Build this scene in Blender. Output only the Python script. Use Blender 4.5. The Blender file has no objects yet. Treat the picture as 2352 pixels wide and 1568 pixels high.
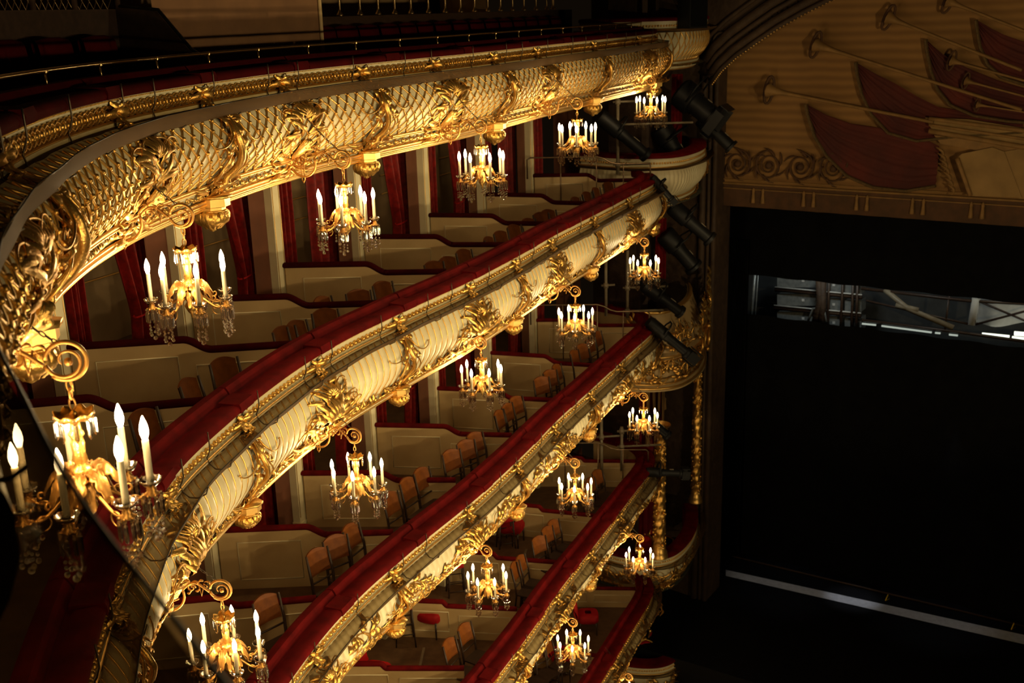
import bpy, math, random
from math import sin, cos, pi, atan2, sqrt, hypot, tan
from mathutils import Vector, Matrix, Euler
random.seed(7)
C = bpy.context.scene.collection
EYE = 17.0                        # eye height above the stalls floor
FPX, PITCH, ROLL = 2561.2, 0.2884, -0.0285

# ------------------------------------------------------------------ materials
def nodes_of(m):
    m.use_nodes = True
    nt = m.node_tree
    return nt, nt.nodes, nt.links
def principled(name, col, rough=.5, metal=0., bump=None, noise=None, sheen=0., spec=None, coat=0.):
    m = bpy.data.materials.new(name); nt, N, L = nodes_of(m)
    b = N['Principled BSDF']
    b.inputs['Base Color'].default_value = (*col, 1)
    b.inputs['Roughness'].default_value = rough
    b.inputs['Metallic'].default_value = metal
    if sheen:
        b.inputs['Sheen Weight'].default_value = sheen
        b.inputs['Sheen Tint'].default_value = (min(1, col[0]*2+.2), col[1], col[2], 1)
    if spec is not None: b.inputs['Specular IOR Level'].default_value = spec
    if coat: b.inputs['Coat Weight'].default_value = coat
    if bump or noise:
        tc = N.new('ShaderNodeTexCoord'); nz = N.new('ShaderNodeTexNoise')
        nz.inputs['Scale'].default_value = (bump or noise)[0]
        nz.inputs['Detail'].default_value = 4
        L.new(tc.outputs['Object'], nz.inputs['Vector'])
        if bump:
            bp = N.new('ShaderNodeBump'); bp.inputs['Strength'].default_value = bump[1]
            bp.inputs['Distance'].default_value = bump[2]
            L.new(nz.outputs['Fac'], bp.inputs['Height']); L.new(bp.outputs['Normal'], b.inputs['Normal'])
        if noise:
            nz2 = N.new('ShaderNodeTexNoise'); nz2.inputs['Scale'].default_value = noise[0]; nz2.inputs['Detail'].default_value = 5
            L.new(tc.outputs['Object'], nz2.inputs['Vector'])
            r = N.new('ShaderNodeValToRGB')
            r.color_ramp.elements[0].position = .35; r.color_ramp.elements[1].position = .7
            r.color_ramp.elements[0].color = (*noise[1], 1); r.color_ramp.elements[1].color = (*col, 1)
            L.new(nz2.outputs['Fac'], r.inputs['Fac']); L.new(r.outputs['Color'], b.inputs['Base Color'])
    return m
M = {}
M['gold'] = principled('gilding', (1., .62, .18), .33, .90, bump=(70, .35, .010), noise=(9, (.70, .36, .07)))
M['gold_soft'] = principled('gilded_trim', (.98, .60, .18), .38, .88, bump=(90, .2, .006))
M['bracket'] = principled('bracket_gilding', (.56, .28, .07), .44, .85, bump=(70, .15, .006))
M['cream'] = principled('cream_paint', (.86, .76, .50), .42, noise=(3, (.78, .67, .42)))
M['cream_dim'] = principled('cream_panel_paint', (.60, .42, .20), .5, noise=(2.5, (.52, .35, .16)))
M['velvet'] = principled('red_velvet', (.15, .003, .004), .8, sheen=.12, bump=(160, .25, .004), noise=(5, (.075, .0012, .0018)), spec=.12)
M['velvet_unlit'] = principled('unlit_red_velvet', (.07, .0014, .0022), .85, noise=(5, (.045, .001, .0015)), spec=.1)  # red velvet darkened to stand for the weak light on the top tier
M['velvet_shaded'] = principled('shaded_red_velvet', (.055, .0012, .002), .85, noise=(7, (.035, .001, .0015)), spec=.08)  # backlit shade put into the colour, for the second balcony's capping
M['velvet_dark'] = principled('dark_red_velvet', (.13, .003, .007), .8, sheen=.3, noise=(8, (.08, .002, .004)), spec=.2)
M['curtain'] = principled('red_damask', (.26, .007, .004), .6, sheen=.1, noise=(14, (.12, .003, .002)), spec=.3)
M['brown_wall'] = principled('brown_wall_silk', (.13, .038, .013), .8, noise=(4, (.10, .03, .010)))
M['gallery_wall'] = principled('gallery_wall_paint', (.22, .105, .042), .8, noise=(3, (.17, .08, .033)))
M['olive_wall'] = principled('lobby_wall_paint', (.36, .23, .11), .7, noise=(3, (.28, .18, .085)))
M['floor_wood'] = principled('parquet', (.16, .085, .04), .5, noise=(6, (.10, .05, .025)))
M['dark_wood'] = principled('dark_wood', (.05, .026, .015), .45, noise=(14, (.03, .015, .009)))
M['chair_wood'] = principled('varnished_ply', (.21, .060, .007), .55, noise=(11, (.14, .038, .005)), spec=.2)
M['net'] = None
M['wire'] = principled('dark_wire', (.10, .075, .05), .4, .8)
M['brass'] = principled('brass_tube', (.75, .52, .25), .25, 1., bump=(30, .05, .003))
M['bronze'] = principled('bronze_tube', (.28, .19, .12), .35, .8)
M['candle'] = principled('candle_tube', (.46, .38, .24), .5, bump=(60, .05, .002))
M['black'] = principled('black_paint', (.006, .006, .007), .5, bump=(40, .1, .004), spec=.25)
M['black_cloth'] = principled('black_stage_cloth', (.006, .006, .007), .95, noise=(3, (.004, .004, .005)), spec=.05)
M['pole'] = principled('pale_pole', (.26, .21, .14), .5, noise=(8, (.18, .14, .09)))
M['dark_stone'] = principled('dark_plaster', (.055, .028, .012), .75, bump=(7, .5, .05), noise=(5, (.035, .017, .008)))
M['steel'] = principled('grey_steel', (.30, .31, .30), .4, .5, noise=(9, (.2, .21, .21)))
M['stage_floor'] = principled('black_stage_floor', (.006, .006, .0075), .6, noise=(2, (.004, .004, .005)), spec=.15)
M['strip'] = principled('pale_floor_strip', (.62, .63, .66), .6, noise=(9, (.5, .51, .54)))
M['white_panel'] = principled('white_panel', (.55, .54, .52), .6, noise=(4, (.45, .44, .42)))
M['stone_floor'] = principled('stalls_carpet', (.05, .02, .015), .8, noise=(6, (.03, .012, .01)))
M['carpet_grey'] = principled('grey_carpet', (.10, .11, .10), .9, noise=(9, (.06, .07, .065)))
M['seat_red'] = principled('red_upholstery', (.45, .010, .012), .7, sheen=.5, noise=(9, (.32, .006, .008)), spec=.25)

def net_mat():
    m = bpy.data.materials.new('safety_net_gauze'); nt, N, L = nodes_of(m)
    b = N['Principled BSDF']; b.inputs['Base Color'].default_value = (.10, .056, .024, 1); b.inputs['Roughness'].default_value = .8; b.inputs['Specular IOR Level'].default_value = .1
    tr = N.new('ShaderNodeBsdfTransparent'); tr.inputs['Color'].default_value = (.72, .62, .45, 1)
    mx = N.new('ShaderNodeMixShader'); lw = N.new('ShaderNodeLayerWeight'); lw.inputs['Blend'].default_value = .5
    mr = N.new('ShaderNodeMapRange'); mr.inputs['From Min'].default_value = .15; mr.inputs['From Max'].default_value = .8
    mr.inputs['To Min'].default_value = .32; mr.inputs['To Max'].default_value = .92
    L.new(lw.outputs['Facing'], mr.inputs['Value']); L.new(mr.outputs['Result'], mx.inputs['Fac'])
    L.new(tr.outputs[0], mx.inputs[1]); L.new(b.outputs[0], mx.inputs[2])
    L.new(mx.outputs[0], N['Material Output'].inputs['Surface'])
    return m
M['net'] = net_mat()
def crystal_mat():
    m = bpy.data.materials.new('cut_crystal'); nt, N, L = nodes_of(m)
    N.remove(N['Principled BSDF'])
    g = N.new('ShaderNodeBsdfGlass'); g.inputs['IOR'].default_value = 1.52; g.inputs['Roughness'].default_value = .03
    g.inputs['Color'].default_value = (1, .97, .92, 1)
    t = N.new('ShaderNodeBsdfTransparent'); mx = N.new('ShaderNodeMixShader'); mx.inputs['Fac'].default_value = .85
    nz = N.new('ShaderNodeTexNoise'); nz.inputs['Scale'].default_value = 90; bp = N.new('ShaderNodeBump'); bp.inputs['Strength'].default_value = .15
    L.new(nz.outputs['Fac'], bp.inputs['Height']); L.new(bp.outputs['Normal'], g.inputs['Normal'])
    L.new(t.outputs[0], mx.inputs[1]); L.new(g.outputs[0], mx.inputs[2]); L.new(mx.outputs[0], N['Material Output'].inputs['Surface'])
    return m
M['crystal'] = crystal_mat()
def bulb_mat():
    m = bpy.data.materials.new('lit_bulb_glass'); nt, N, L = nodes_of(m)
    N.remove(N['Principled BSDF'])
    e = N.new('ShaderNodeEmission'); e.inputs['Color'].default_value = (1, .80, .50, 1); e.inputs['Strength'].default_value = 14
    t = N.new('ShaderNodeBsdfTransparent'); a = N.new('ShaderNodeAddShader')
    L.new(e.outputs[0], a.inputs[0]); L.new(t.outputs[0], a.inputs[1]); L.new(a.outputs[0], N['Material Output'].inputs['Surface'])
    m.cycles.emission_sampling = 'NONE'
    return m
M['bulb'] = bulb_mat()
def emis(name, col, s):
    m = bpy.data.materials.new(name); nt, N, L = nodes_of(m)
    N.remove(N['Principled BSDF'])
    e = N.new('ShaderNodeEmission'); e.inputs['Color'].default_value = (*col, 1); e.inputs['Strength'].default_value = s
    L.new(e.outputs[0], N['Material Output'].inputs['Surface'])
    return m
M['backlight_dim'] = emis('dim_emissive_strip', (.9, 1., .85), .42)  # emissive colour for the backstage strips, weaker for the left run
M['backlight'] = emis('emissive_strip', (.95, 1., .80), 1.6)

# painted pelmet cloth: fine horizontal weave bands on ochre
def pelmet_mat():
    m = bpy.data.materials.new('painted_pelmet_cloth'); nt, N, L = nodes_of(m)
    b = N['Principled BSDF']; b.inputs['Roughness'].default_value = .85
    tc = N.new('ShaderNodeTexCoord'); w = N.new('ShaderNodeTexWave'); w.bands_direction = 'Z'
    w.inputs['Scale'].default_value = 1.6; w.inputs['Distortion'].default_value = 1.2; w.inputs['Detail'].default_value = 2
    L.new(tc.outputs['Object'], w.inputs['Vector'])
    r = N.new('ShaderNodeValToRGB'); r.color_ramp.elements[0].color = (.215, .102, .026, 1); r.color_ramp.elements[1].color = (.30, .15, .042, 1)
    L.new(w.outputs['Fac'], r.inputs['Fac'])
    nz = N.new('ShaderNodeTexNoise'); nz.inputs['Scale'].default_value = .7
    L.new(tc.outputs['Object'], nz.inputs['Vector'])
    mx = N.new('ShaderNodeMixRGB'); mx.blend_type = 'MULTIPLY'; mx.inputs['Fac'].default_value = .35
    L.new(r.outputs['Color'], mx.inputs['Color1']); L.new(nz.outputs['Fac'], mx.inputs['Color2'])
    L.new(mx.outputs['Color'], b.inputs['Base Color'])
    return m
M['pelmet'] = pelmet_mat()
M['paint_red'] = principled('painted_red_drape', (.10, .012, .006), .85, noise=(1.4, (.055, .007, .005)))
M['paint_brown'] = principled('painted_umber', (.085, .034, .011), .85, noise=(5, (.055, .024, .008)))
M['paint_gold'] = principled('painted_ochre', (.27, .14, .04), .75, noise=(5, (.19, .10, .028)))
M['paint_fringe'] = principled('painted_fringe', (.13, .075, .022), .85, noise=(18, (.07, .04, .012)))
M['paint_pale'] = principled('painted_parchment', (.32, .19, .066), .85, noise=(2, (.22, .13, .043)))

# ------------------------------------------------------------------ mesh building
class MB:
    def __init__(s): s.v = []; s.f = []
    def add(s, vs, fs):
        b = len(s.v); s.v.extend(vs); s.f.extend([tuple(b+i for i in f) for f in fs])
    def box(s, c, d, rz=0, taper=1.):
        x, y, z = d[0]/2, d[1]/2, d[2]/2; ca, sa = cos(rz), sin(rz); vs = []
        for k, (sx, sy, sz) in enumerate([(-1,-1,-1),(1,-1,-1),(1,1,-1),(-1,1,-1),(-1,-1,1),(1,-1,1),(1,1,1),(-1,1,1)]):
            t = taper if sz < 0 else 1
            px, py = sx*x*t, sy*y*t
            vs.append((c[0]+px*ca-py*sa, c[1]+px*sa+py*ca, c[2]+sz*z))
        s.add(vs, [(0,3,2,1),(4,5,6,7),(0,1,5,4),(1,2,6,5),(2,3,7,6),(3,0,4,7)])
    def grid(s, rows, close_u=False, close_v=False):
        n, m = len(rows), len(rows[0]); b = len(s.v)
        for r in rows: s.v.extend(r)
        for i in range(n if close_u else n-1):
            for j in range(m if close_v else m-1):
                a = b+i*m+j; c = b+i*m+(j+1) % m; d = b+((i+1) % n)*m+(j+1) % m; e = b+((i+1) % n)*m+j
                s.f.append((a, c, d, e))
    def tube(s, path, r, n=6, caps=True, flat=1.):
        P = [Vector(p) for p in path]; k = len(P)
        R = r if isinstance(r, (list, tuple)) else [r]*k
        rows = []; up = None
        for i in range(k):
            t = (P[min(i+1, k-1)]-P[max(i-1, 0)])
            if t.length < 1e-9: t = Vector((0, 0, 1))
            t.normalize()
            if up is None:
                up = Vector((0, 0, 1)) if abs(t.z) < .9 else Vector((1, 0, 0))
            a = t.cross(up)
            if a.length < 1e-5: a = t.cross(Vector((.3, .9, .1)))
            a.normalize(); b = a.cross(t); up = b
            rows.append([tuple(P[i]+a*(R[i]*cos(2*pi*j/n))+b*(R[i]*flat*sin(2*pi*j/n))) for j in range(n)])
        base = len(s.v)
        s.grid(rows, close_v=True)
        if caps:
            s.f.append(tuple(base+j for j in range(n))[::-1]); s.f.append(tuple(base+(k-1)*n+j for j in range(n)))
    def lathe(s, prof, n=10, c=(0, 0, 0), lobes=0, amp=0.):
        rows = []
        for (r, z) in prof:
            rows.append([(c[0]+r*(1+amp*cos(lobes*2*pi*j/n))*cos(2*pi*j/n), c[1]+r*(1+amp*cos(lobes*2*pi*j/n))*sin(2*pi*j/n), c[2]+z) for j in range(n)])
        s.grid(rows, close_v=True)
    def ball(s, c, r, n=6, m=4, sc=(1, 1, 1)):
        rows = []
        for i in range(m+1):
            a = -pi/2+pi*i/m
            rr = max(cos(a), .02)
            rows.append([(c[0]+sc[0]*r*rr*cos(2*pi*j/n), c[1]+sc[1]*r*rr*sin(2*pi*j/n), c[2]+sc[2]*r*sin(a)) for j in range(n)])
        s.grid(rows, close_v=True)
    def poly(s, pts): s.add(pts, [tuple(range(len(pts)))])
    def mesh(s, name, smooth=True):
        me = bpy.data.meshes.new(name); me.from_pydata(s.v, [], s.f); me.update()
        if smooth: me.polygons.foreach_set('use_smooth', [True]*len(me.polygons))
        return me
    def obj(s, name, mat, parent=None, smooth=True, autos=None):
        me = s.mesh(name, smooth)
        if autos and smooth: me.set_sharp_from_angle(angle=math.radians(autos))
        for mm in (mat if isinstance(mat, (list, tuple)) else [mat]): me.materials.append(mm)
        o = bpy.data.objects.new(name, me); C.objects.link(o)
        if parent: o.parent = parent
        return o
def link(name, me, parent=None, loc=(0, 0, 0), rz=0, mat=None):
    o = bpy.data.objects.new(name, me); C.objects.link(o); o.parent = parent; o.location = loc; o.rotation_euler = (0, 0, rz)
    return o
def thing(name, label, cat, loc=(0, 0, 0), rz=0, group=None):
    o = bpy.data.objects.new(name, None); C.objects.link(o); o.location = loc; o.rotation_euler = (0, 0, rz)
    o.empty_display_size = .1
    o['label'] = label; o['category'] = cat
    if group: o['group'] = group
    return o
def tag(o, label, cat, group=None):
    o['label'] = label; o['category'] = cat
    if group: o['group'] = group
    return o
def struct(o): o['kind'] = 'structure'; return o
def dup(root, loc, rz, label, group=None):
    r = root.copy(); C.objects.link(r); r.location = loc; r.rotation_euler = (0, 0, rz); r['label'] = label
    if group: r['group'] = group
    for ch in list(root.children):
        if ch.type == 'LIGHT': continue
        c = ch.copy(); C.objects.link(c); c.parent = r
        for g in list(ch.children):
            d = g.copy(); C.objects.link(d); d.parent = c
            for q in list(g.children):
                d2 = q.copy(); C.objects.link(d2); d2.parent = d
    return r

# ------------------------------------------------------------------ camera geometry helpers (surveyed rays)
def ray(px, py):
    x = (px-1176)/FPX; y = -(py-784)/FPX
    c, s = cos(ROLL), sin(ROLL); x, y = c*x-s*y, s*x+c*y
    return (x, cos(PITCH)+y*sin(PITCH), -sin(PITCH)+y*cos(PITCH))
def at_h(px, py, h):
    d = ray(px, py); t = h/(-d[2]); return (d[0]*t, d[1]*t, EYE-h)
def at_y(px, py, y):
    d = ray(px, py); t = y/d[1]; return (d[0]*t, y, EYE+d[2]*t)
# stage plane: origin, horizontal direction, normal towards the house
SO = Vector((5.08, 27.0, 0)); ST = Vector((.837, -.547, 0)); SN = Vector((-.547, -.837, 0))
def stage(px, py, w=0.):
    d = Vector(ray(px, py)); e = Vector((0, 0, EYE)); o = SO+SN*w
    t = (o-e).dot(SN)/d.dot(SN); p = e+d*t
    return ((p-SO).dot(ST), p.z)
def SP(u, z, w=0.):
    p = SO+ST*u+SN*w; return (p.x, p.y, z)

# ------------------------------------------------------------------ plan curve of the horseshoe
CTRL = [(1.1, -1.4), (.55, -.62), (.0, .14), (-.52, .90), (-.92, 1.52), (-1.30, 2.16), (-1.59, 2.76), (-1.83, 3.37), (-2.04, 3.97), (-2.21, 4.53), (-2.35, 5.08), (-2.55, 6.0), (-2.68, 6.75), (-2.75, 7.6), (-2.74, 8.5),
        (-2.61, 9.4), (-2.44, 10.25), (-2.19, 11.2), (-1.86, 12.1), (-1.53, 12.8), (-1.24, 13.4), (-.62, 14.6), (-.13, 15.68), (.26, 16.6), (.74, 17.8), (1.42, 19.31), (2.1, 20.85),
        (2.47, 21.7), (2.98, 22.85), (3.14, 23.6), (2.98, 24.3), (2.5, 24.8), (1.9, 25.3)]
def catmull(P, step):
    Q = [Vector((*p, 0)) for p in P]; Q = [Q[0]*2-Q[1]]+Q+[Q[-1]*2-Q[-2]]
    out = []
    for i in range(1, len(Q)-2):
        a, b, c, d = Q[i-1:i+3]; n = max(4, int((c-b).length/.05))
        for k in range(n):
            t = k/n
            out.append(.5*((2*b)+(c-a)*t+(2*a-5*b+4*c-d)*t*t+(3*b-a-3*c+d)*t**3))
    out.append(Q[-2])
    for _ in range(14):
        out = [out[0]]+[(out[i-1]+out[i]*2+out[i+1])/4 for i in range(1, len(out)-1)]+[out[-1]]
    res = [out[0]]; acc = 0
    for i in range(1, len(out)):
        seg = out[i]-out[i-1]; L = seg.length
        while acc+L >= step:
            f = (step-acc); p = out[i-1]+seg.normalized()*f
            res.append(p); seg = out[i]-p; L = seg.length; out[i-1] = p; acc = 0
        acc += L
    return res
DS = .02
class Curve:
    def __init__(s, ctrl):
        s.P = catmull(ctrl, DS); n = len(s.P); s.T = []
        for i in range(n):
            t = (s.P[min(n-1, i+3)]-s.P[max(0, i-3)]).normalized(); s.T.append(t)
        s.len = (n-1)*DS
    def pt(s, q, r=0., z=0.):
        q = max(0, min(s.len-1e-6, q)); i = int(q/DS); f = q/DS-i
        i2 = min(i+1, len(s.P)-1)
        p = s.P[i]*(1-f)+s.P[i2]*f; t = (s.T[i]*(1-f)+s.T[i2]*f)
        return (p.x+t.y*r, p.y-t.x*r, z)
    def tan(s, q):
        i = min(len(s.T)-1, max(0, int(q/DS))); return s.T[i]
    def rz(s, q):
        t = s.tan(q); return atan2(-t.y, -t.x)     # local X = -tangent, local Y = outward
    def near(s, x, y):
        return min(range(len(s.P)), key=lambda i: (s.P[i].x-x)**2+(s.P[i].y-y)**2)*DS
    def s_at_y(s, y):
        for i, p in enumerate(s.P):
            if p.y >= y: return i*DS
        return s.len
R = Curve(CTRL)
S_CORNER = R.near(3.1, 23.5); S_END = R.len-.25
def sweep(mb, cur, s0, s1, prof, step=.12, closed=False, fn=None):
    n = max(2, int(round((s1-s0)/step))); rows = []
    for i in range(n+1):
        q = s0+(s1-s0)*i/n
        rows.append([cur.pt(q, r+(fn(q, z) if fn else 0), z) for (r, z) in prof])
    b = len(mb.v); m = len(prof)
    mb.grid(rows, close_v=closed)
    if closed:
        mb.f.append(tuple(b+j for j in range(m))); mb.f.append(tuple(b+n*m+j for j in range(m))[::-1])

# ------------------------------------------------------------------ tiers
TIERS = [dict(h=.525, H=1.09, y0=-.8), dict(h=3.497, H=1.05, y0=4.2), dict(h=6.67, H=.88, y0=6.), dict(h=9.87, H=.76, y0=9.), dict(h=13.1, H=.62, y0=12.)]
TNAME = ['top balcony', 'second balcony', 'third balcony', 'fourth balcony', 'lowest balcony']
PA = [(0, -.05), (.03, -.05), (.035, -.065), (.16, -.07), (.17, -.04), (.20, -.04), (.215, .05), (.25, .11), (.32, .165), (.42, .205), (.54, .205), (.64, .165), (.73, .10), (.81, .02), (.84, .0), (.845, .025), (.868, .025), (.875, -.02), (.985, -.07), (.99, -.045), (1.02, -.045), (1.03, -.07), (1.05, -.06), (1.065, -.09), (1.09, -.14)]
PB = [(0, 0), (.03, .0), (.035, -.015), (.155, -.02), (.165, .015), (.195, .015), (.21, -.01), (.30, .05), (.42, .105), (.54, .125), (.66, .10), (.76, .04), (.84, -.02), (.90, -.05), (.97, -.075), (.975, -.05), (1.0, -.05), (1.01, -.075), (1.025, -.07), (1.05, -.13)]
def prof_for(k):
    if k == 0: return PA
    if k == 1: return PB
    f = (TIERS[k]['H']-.2)/(1.05-.2)
    return [(v if v < .2 else .2+(v-.2)*f, r if v < .2 else r*.85) for v, r in PB]
def prof_r(pr, v):
    for (a, ra), (b, rb) in zip(pr[:-1], pr[1:]):
        if a <= v <= b: return ra+(rb-ra)*(v-a)/max(1e-6, b-a)
    return pr[-1][1]

# ------------------------------------------------------------------ rocaille ornament toolkit (local: u along, v down, w out)
class Orn(MB):
    def __init__(s, pr, us=1., ws=1.): super().__init__(); s.pr = pr; s.us = us; s.ws = ws
    def m(s, u, v, w): return (u*s.us, prof_r(s.pr, min(max(v, 0), s.pr[-1][0]))+w*s.ws, -v)
    def leaf(s, u, v, ang, L, W, curl=0., lift=.02, n=11, flip=1, serr=4):
        rows = []; a = ang; du = L/n; W = W*.78
        for i in range(n+1):
            t = i/n; w = W*(sin(pi*(t*.86+.07))**.8)*(.78+.22*abs(cos(serr*pi*t)))
            h = lift*sin(pi*min(1, t*1.1))+.010*t; ax, ay = cos(a), sin(a)
            row = []
            for c, hh in ((-1, 0), (-.55, .45*w), (0, .18*w+.004), (.55, .45*w), (1, 0)):
                row.append(s.m(u-ay*w*c, v+ax*w*c, h+hh+.002))
            rows.append(row)
            u += ax*du; v += ay*du; a += curl*flip/n
        s.grid(rows)
    def scroll(s, u, v, ang, L, r0, r1, curl0, curl1, lift=.02, n=22, seg=5, ball=True):
        pts = []; rad = []; a = ang; du = L/n
        for i in range(n+1):
            t = i/n
            pts.append(s.m(u, v, lift*(.5+.5*sin(pi*t))+r0*.4)); rad.append(r0+(r1-r0)*t)
            u += cos(a)*du; v += sin(a)*du; a += (curl0+(curl1-curl0)*t*t)*du
        s.tube(pts, rad, seg)
        if ball: s.ball(pts[-1], r1*1.9, 6, 4)
    def shell(s, u, v, ang, L, W, k=7, lift=.03):
        for i in range(k):
            a = ang+(i/(k-1)-.5)*W
            s.leaf(u, v, a, L*(.8+.2*cos((i/(k-1)-.5)*pi)), L*.10, 0, lift, 7, serr=0)
    def beads(s, pts, r):
        for p in pts: s.ball(s.m(*p), r, 6, 4)
rnd = random.Random(11)
def mirror(fn):
    for f in (1, -1): fn(f)

def orn_mask(pr):
    o = Orn(pr, 1.65, 1.2)
    # head
    o2 = []
    rows = []
    g = lambda x, s_: math.exp(-(x/s_)**2)
    for i in range(31):
        a = -pi/2+pi*i/30
        row = []
        for j in range(31):
            b = -pi/2+pi*j/30
            x = .072*cos(a)*sin(b); z = .10*sin(a); y = .075*cos(a)*cos(b)
            y += .030*g(x, .011)*g(z+.008, .022)                                    # nose
            y -= .024*(g(x-.028, .013)+g(x+.028, .013))*g(z-.022, .010)             # eye sockets
            y += .012*(g(x-.028, .022)+g(x+.028, .022))*g(z-.042, .009)             # brows
            y += .014*g(x, .02)*g(z+.046, .007)+.012*g(x, .017)*g(z+.062, .006)-.012*g(x, .022)*g(z+.054, .004)   # lips
            y += .012*g(x, .018)*g(z+.085, .012)                                    # chin
            if z > .055: y += .014*abs(sin(9*b+20*z))                               # hair locks
            row.append(o.m(x*.72, .74-z*1.05, y+.03))
        rows.append(row)
    o.grid(rows)
    def side(f):
        A = lambda d: d if f > 0 else pi-d
        for (u, v, d, L, W, c) in [(.03, .62, -1.2, .30, .035, .9), (.06, .62, -.6, .25, .035, 1.2), (.07, .70, -.1, .20, .03, -1.6), (.06, .80, .5, .22, .03, -1.8), (.03, .85, 1.2, .2, .03, -1.2),
                                   (.05, .5, -1.25, .27, .04, 1.2), (.10, .45, -.9, .20, .03, 1.5), (.09, .55, -.3, .16, .03, 1.6), (.02, .42, -1.45, .2, .035, .5), (.13, .86, .2, .22, .025, -1.2), (.15, .62, .9, .22, .028, .8), (.05, .95, .15, .24, .03, .6)]:
            o.leaf(f*u, v, A(d), L, W, c, .035, flip=f)
        for (u, v, d, L, c0, c1) in [(.08, .40, -.9, .34, 4, 26), (.12, .78, -.2, .34, -3, -30), (.10, .92, .1, .40, -5, -26), (.17, .55, 1.4, .28, -5, -24), (.04, .30, -.2, .26, 6, 30)]:
            o.scroll(f*u, v, A(d), L, .012, .005, c0*f, c1*f, .035)
    mirror(side)
    o.shell(0, .44, -pi/2, .22, 1.7, 7, .05)
    o.shell(0, .92, pi/2, .14, 2.0, 5, .04)
    return o.mesh('mask_cartouche')
def orn_rocaille(pr, sc=1., H=1.05):
    o = Orn(pr, 1.45, 1.5); hv = H/1.05
    V = lambda v: .2+(v-.2)*((H-.2)/.85)
    def side(f):
        A = lambda d: d if f > 0 else pi-d
        for (u, v, d, L, W, c) in [(.03, .78, -1.35, .42, .045, .5), (.07, .78, -1.1, .40, .045, .9), (.12, .80, -.9, .34, .04, 1.3), (.05, .55, -1.4, .30, .04, .8), (.10, .52, -1.1, .28, .035, 1.3),
                                   (.16, .84, -.5, .34, .04, -1.2), (.22, .86, -.25, .32, .035, 1.1), (.10, .90, .0, .36, .035, -.6), (.30, .88, -.1, .30, .03, -1.0), (.40, .90, -.5, .22, .028, 1.4), (.18, .70, -.9, .26, .03, -1.2), (.26, .74, -1.3, .22, .026, 1.6), (.06, .34, -1.0, .18, .03, 1.5), (.48, .92, -.15, .24, .025, -1.2), (.05, .93, .4, .2, .03, -.9)]:
            o.leaf(f*u*sc, V(v), A(d), L*sc*hv**.5, W*sc, c, .045, flip=f)
        for (u, v, d, L, c0, c1) in [(.20, .80, -1.2, .52, 3, 20), (.30, .84, -.8, .44, -2, -24), (.14, .60, -1.0, .40, 4, 24), (.08, .42, -1.2, .32, 5, 26), (.40, .88, -.7, .36, 4, 24), (.52, .92, -1.0, .30, 6, 26), (.34, .70, -1.5, .26, -8, -26)]:
            o.scroll(f*u*sc, V(v), A(d), L*sc*hv**.5, .013*sc, .005*sc, c0*f/sc, c1*f/sc, .04)
    mirror(side)
    o.shell(0, V(.80), -pi/2, .40*sc*hv, 1.1, 7, .07)
    o.shell(0, V(.45), -pi/2, .20*sc*hv, 1.9, 7, .06)
    o.beads([(u*.02, V(.9), .03) for u in range(-24, 25, 2)], .012)
    return o.mesh('rocaille_cartouche')
def orn_scroll_bracket(pr, H=1.05, wide=1.):
    o = Orn(pr, 1.8, 1.5); V = lambda v: .2+(v-.2)*((H-.2)/.85)
    def side(f):
        A = lambda d: d if f > 0 else pi-d
        for (u, v, d, L, W, c) in [(.01, .28, 1.25, .22, .028, .7), (.03, .40, 1.0, .20, .026, 1.2), (.02, .55, 1.2, .24, .03, .6), (.04, .66, .9, .22, .026, 1.2), (.02, .78, 1.1, .18, .03, .8), (.03, .36, -.8, .16, .022, -1.6), (.05, .60, -.5, .15, .022, -1.8), (.04, .86, .2, .22, .024, -1.1)]:
            o.leaf(f*u*wide, V(v), A(d), L*(H/1.05), W*wide, c, .04, flip=f)
        o.scroll(f*.05*wide, V(.25), A(1.7), .42*(H/1.05), .012, .006, -3*f, -18*f, .05)
        o.scroll(f*.03*wide, V(.50), A(.9), .45*(H/1.05), .013, .006, 2*f, 16*f, .05)
    mirror(side)
    # central S shaft
    pts = []; rad = []
    for i in range(22):
        t = i/21; v = V(.24+.64*t)
        pts.append(o.m(.028*sin(2*pi*t)*wide, v, .035+.03*sin(pi*t))); rad.append((.015+.012*sin(pi*t))*wide)
    o.tube(pts, rad, 7)
    o.shell(0, V(.30), -pi/2, .1, 2.2, 5, .05)
    return o.mesh('scroll_bracket')
def orn_vine(pr, H, period, seed):
    r = random.Random(seed); o = Orn(pr, 1.6, 1.6); V = lambda v: .2+(v-.2)*((H-.2)/.85)
    hs = (H-.2)/.85
    pts = []
    for i in range(25):
        t = i/24; pts.append(o.m(-period/2+period*t, V(.62+.22*sin(2*pi*t)), .014))
    o.tube(pts, .010, 5)
    for k in range(10):
        t = (k+.5)/10; u = -period/2+period*t; v = V(.62+.22*sin(2*pi*t)); f = 1 if k % 2 else -1
        o.scroll(u, v, f*.9+(pi if r.random() < .4 else 0), .30*hs+.06, .011, .005, 4*f, 26*f, .02)
        for j in range(3):
            d = f*(.4+1.3*r.random())+(pi if r.random() < .5 else 0)
            o.leaf(u+r.uniform(-.05, .05), v+r.uniform(-.03, .03), d, (.12+.10*r.random())*(.4+.6*hs), .026+.016*r.random(), r.uniform(-1.8, 1.8), .022, 9)
    for k in range(9):
        u = -period/2+period*(k+.5)/9
        o.leaf(u, V(1.0), -1.2-.5*(k % 2), .14*hs+.02, .02, (1.6 if k % 2 else -1.6), .02, 8)
        o.leaf(u+.03, V(.93), -.4, .10, .018, -1.4, .02, 7)
        o.ball(o.m(u+.04, V(.97), .012), .014, 6, 4)
    return o.mesh('foliage_relief')
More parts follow.
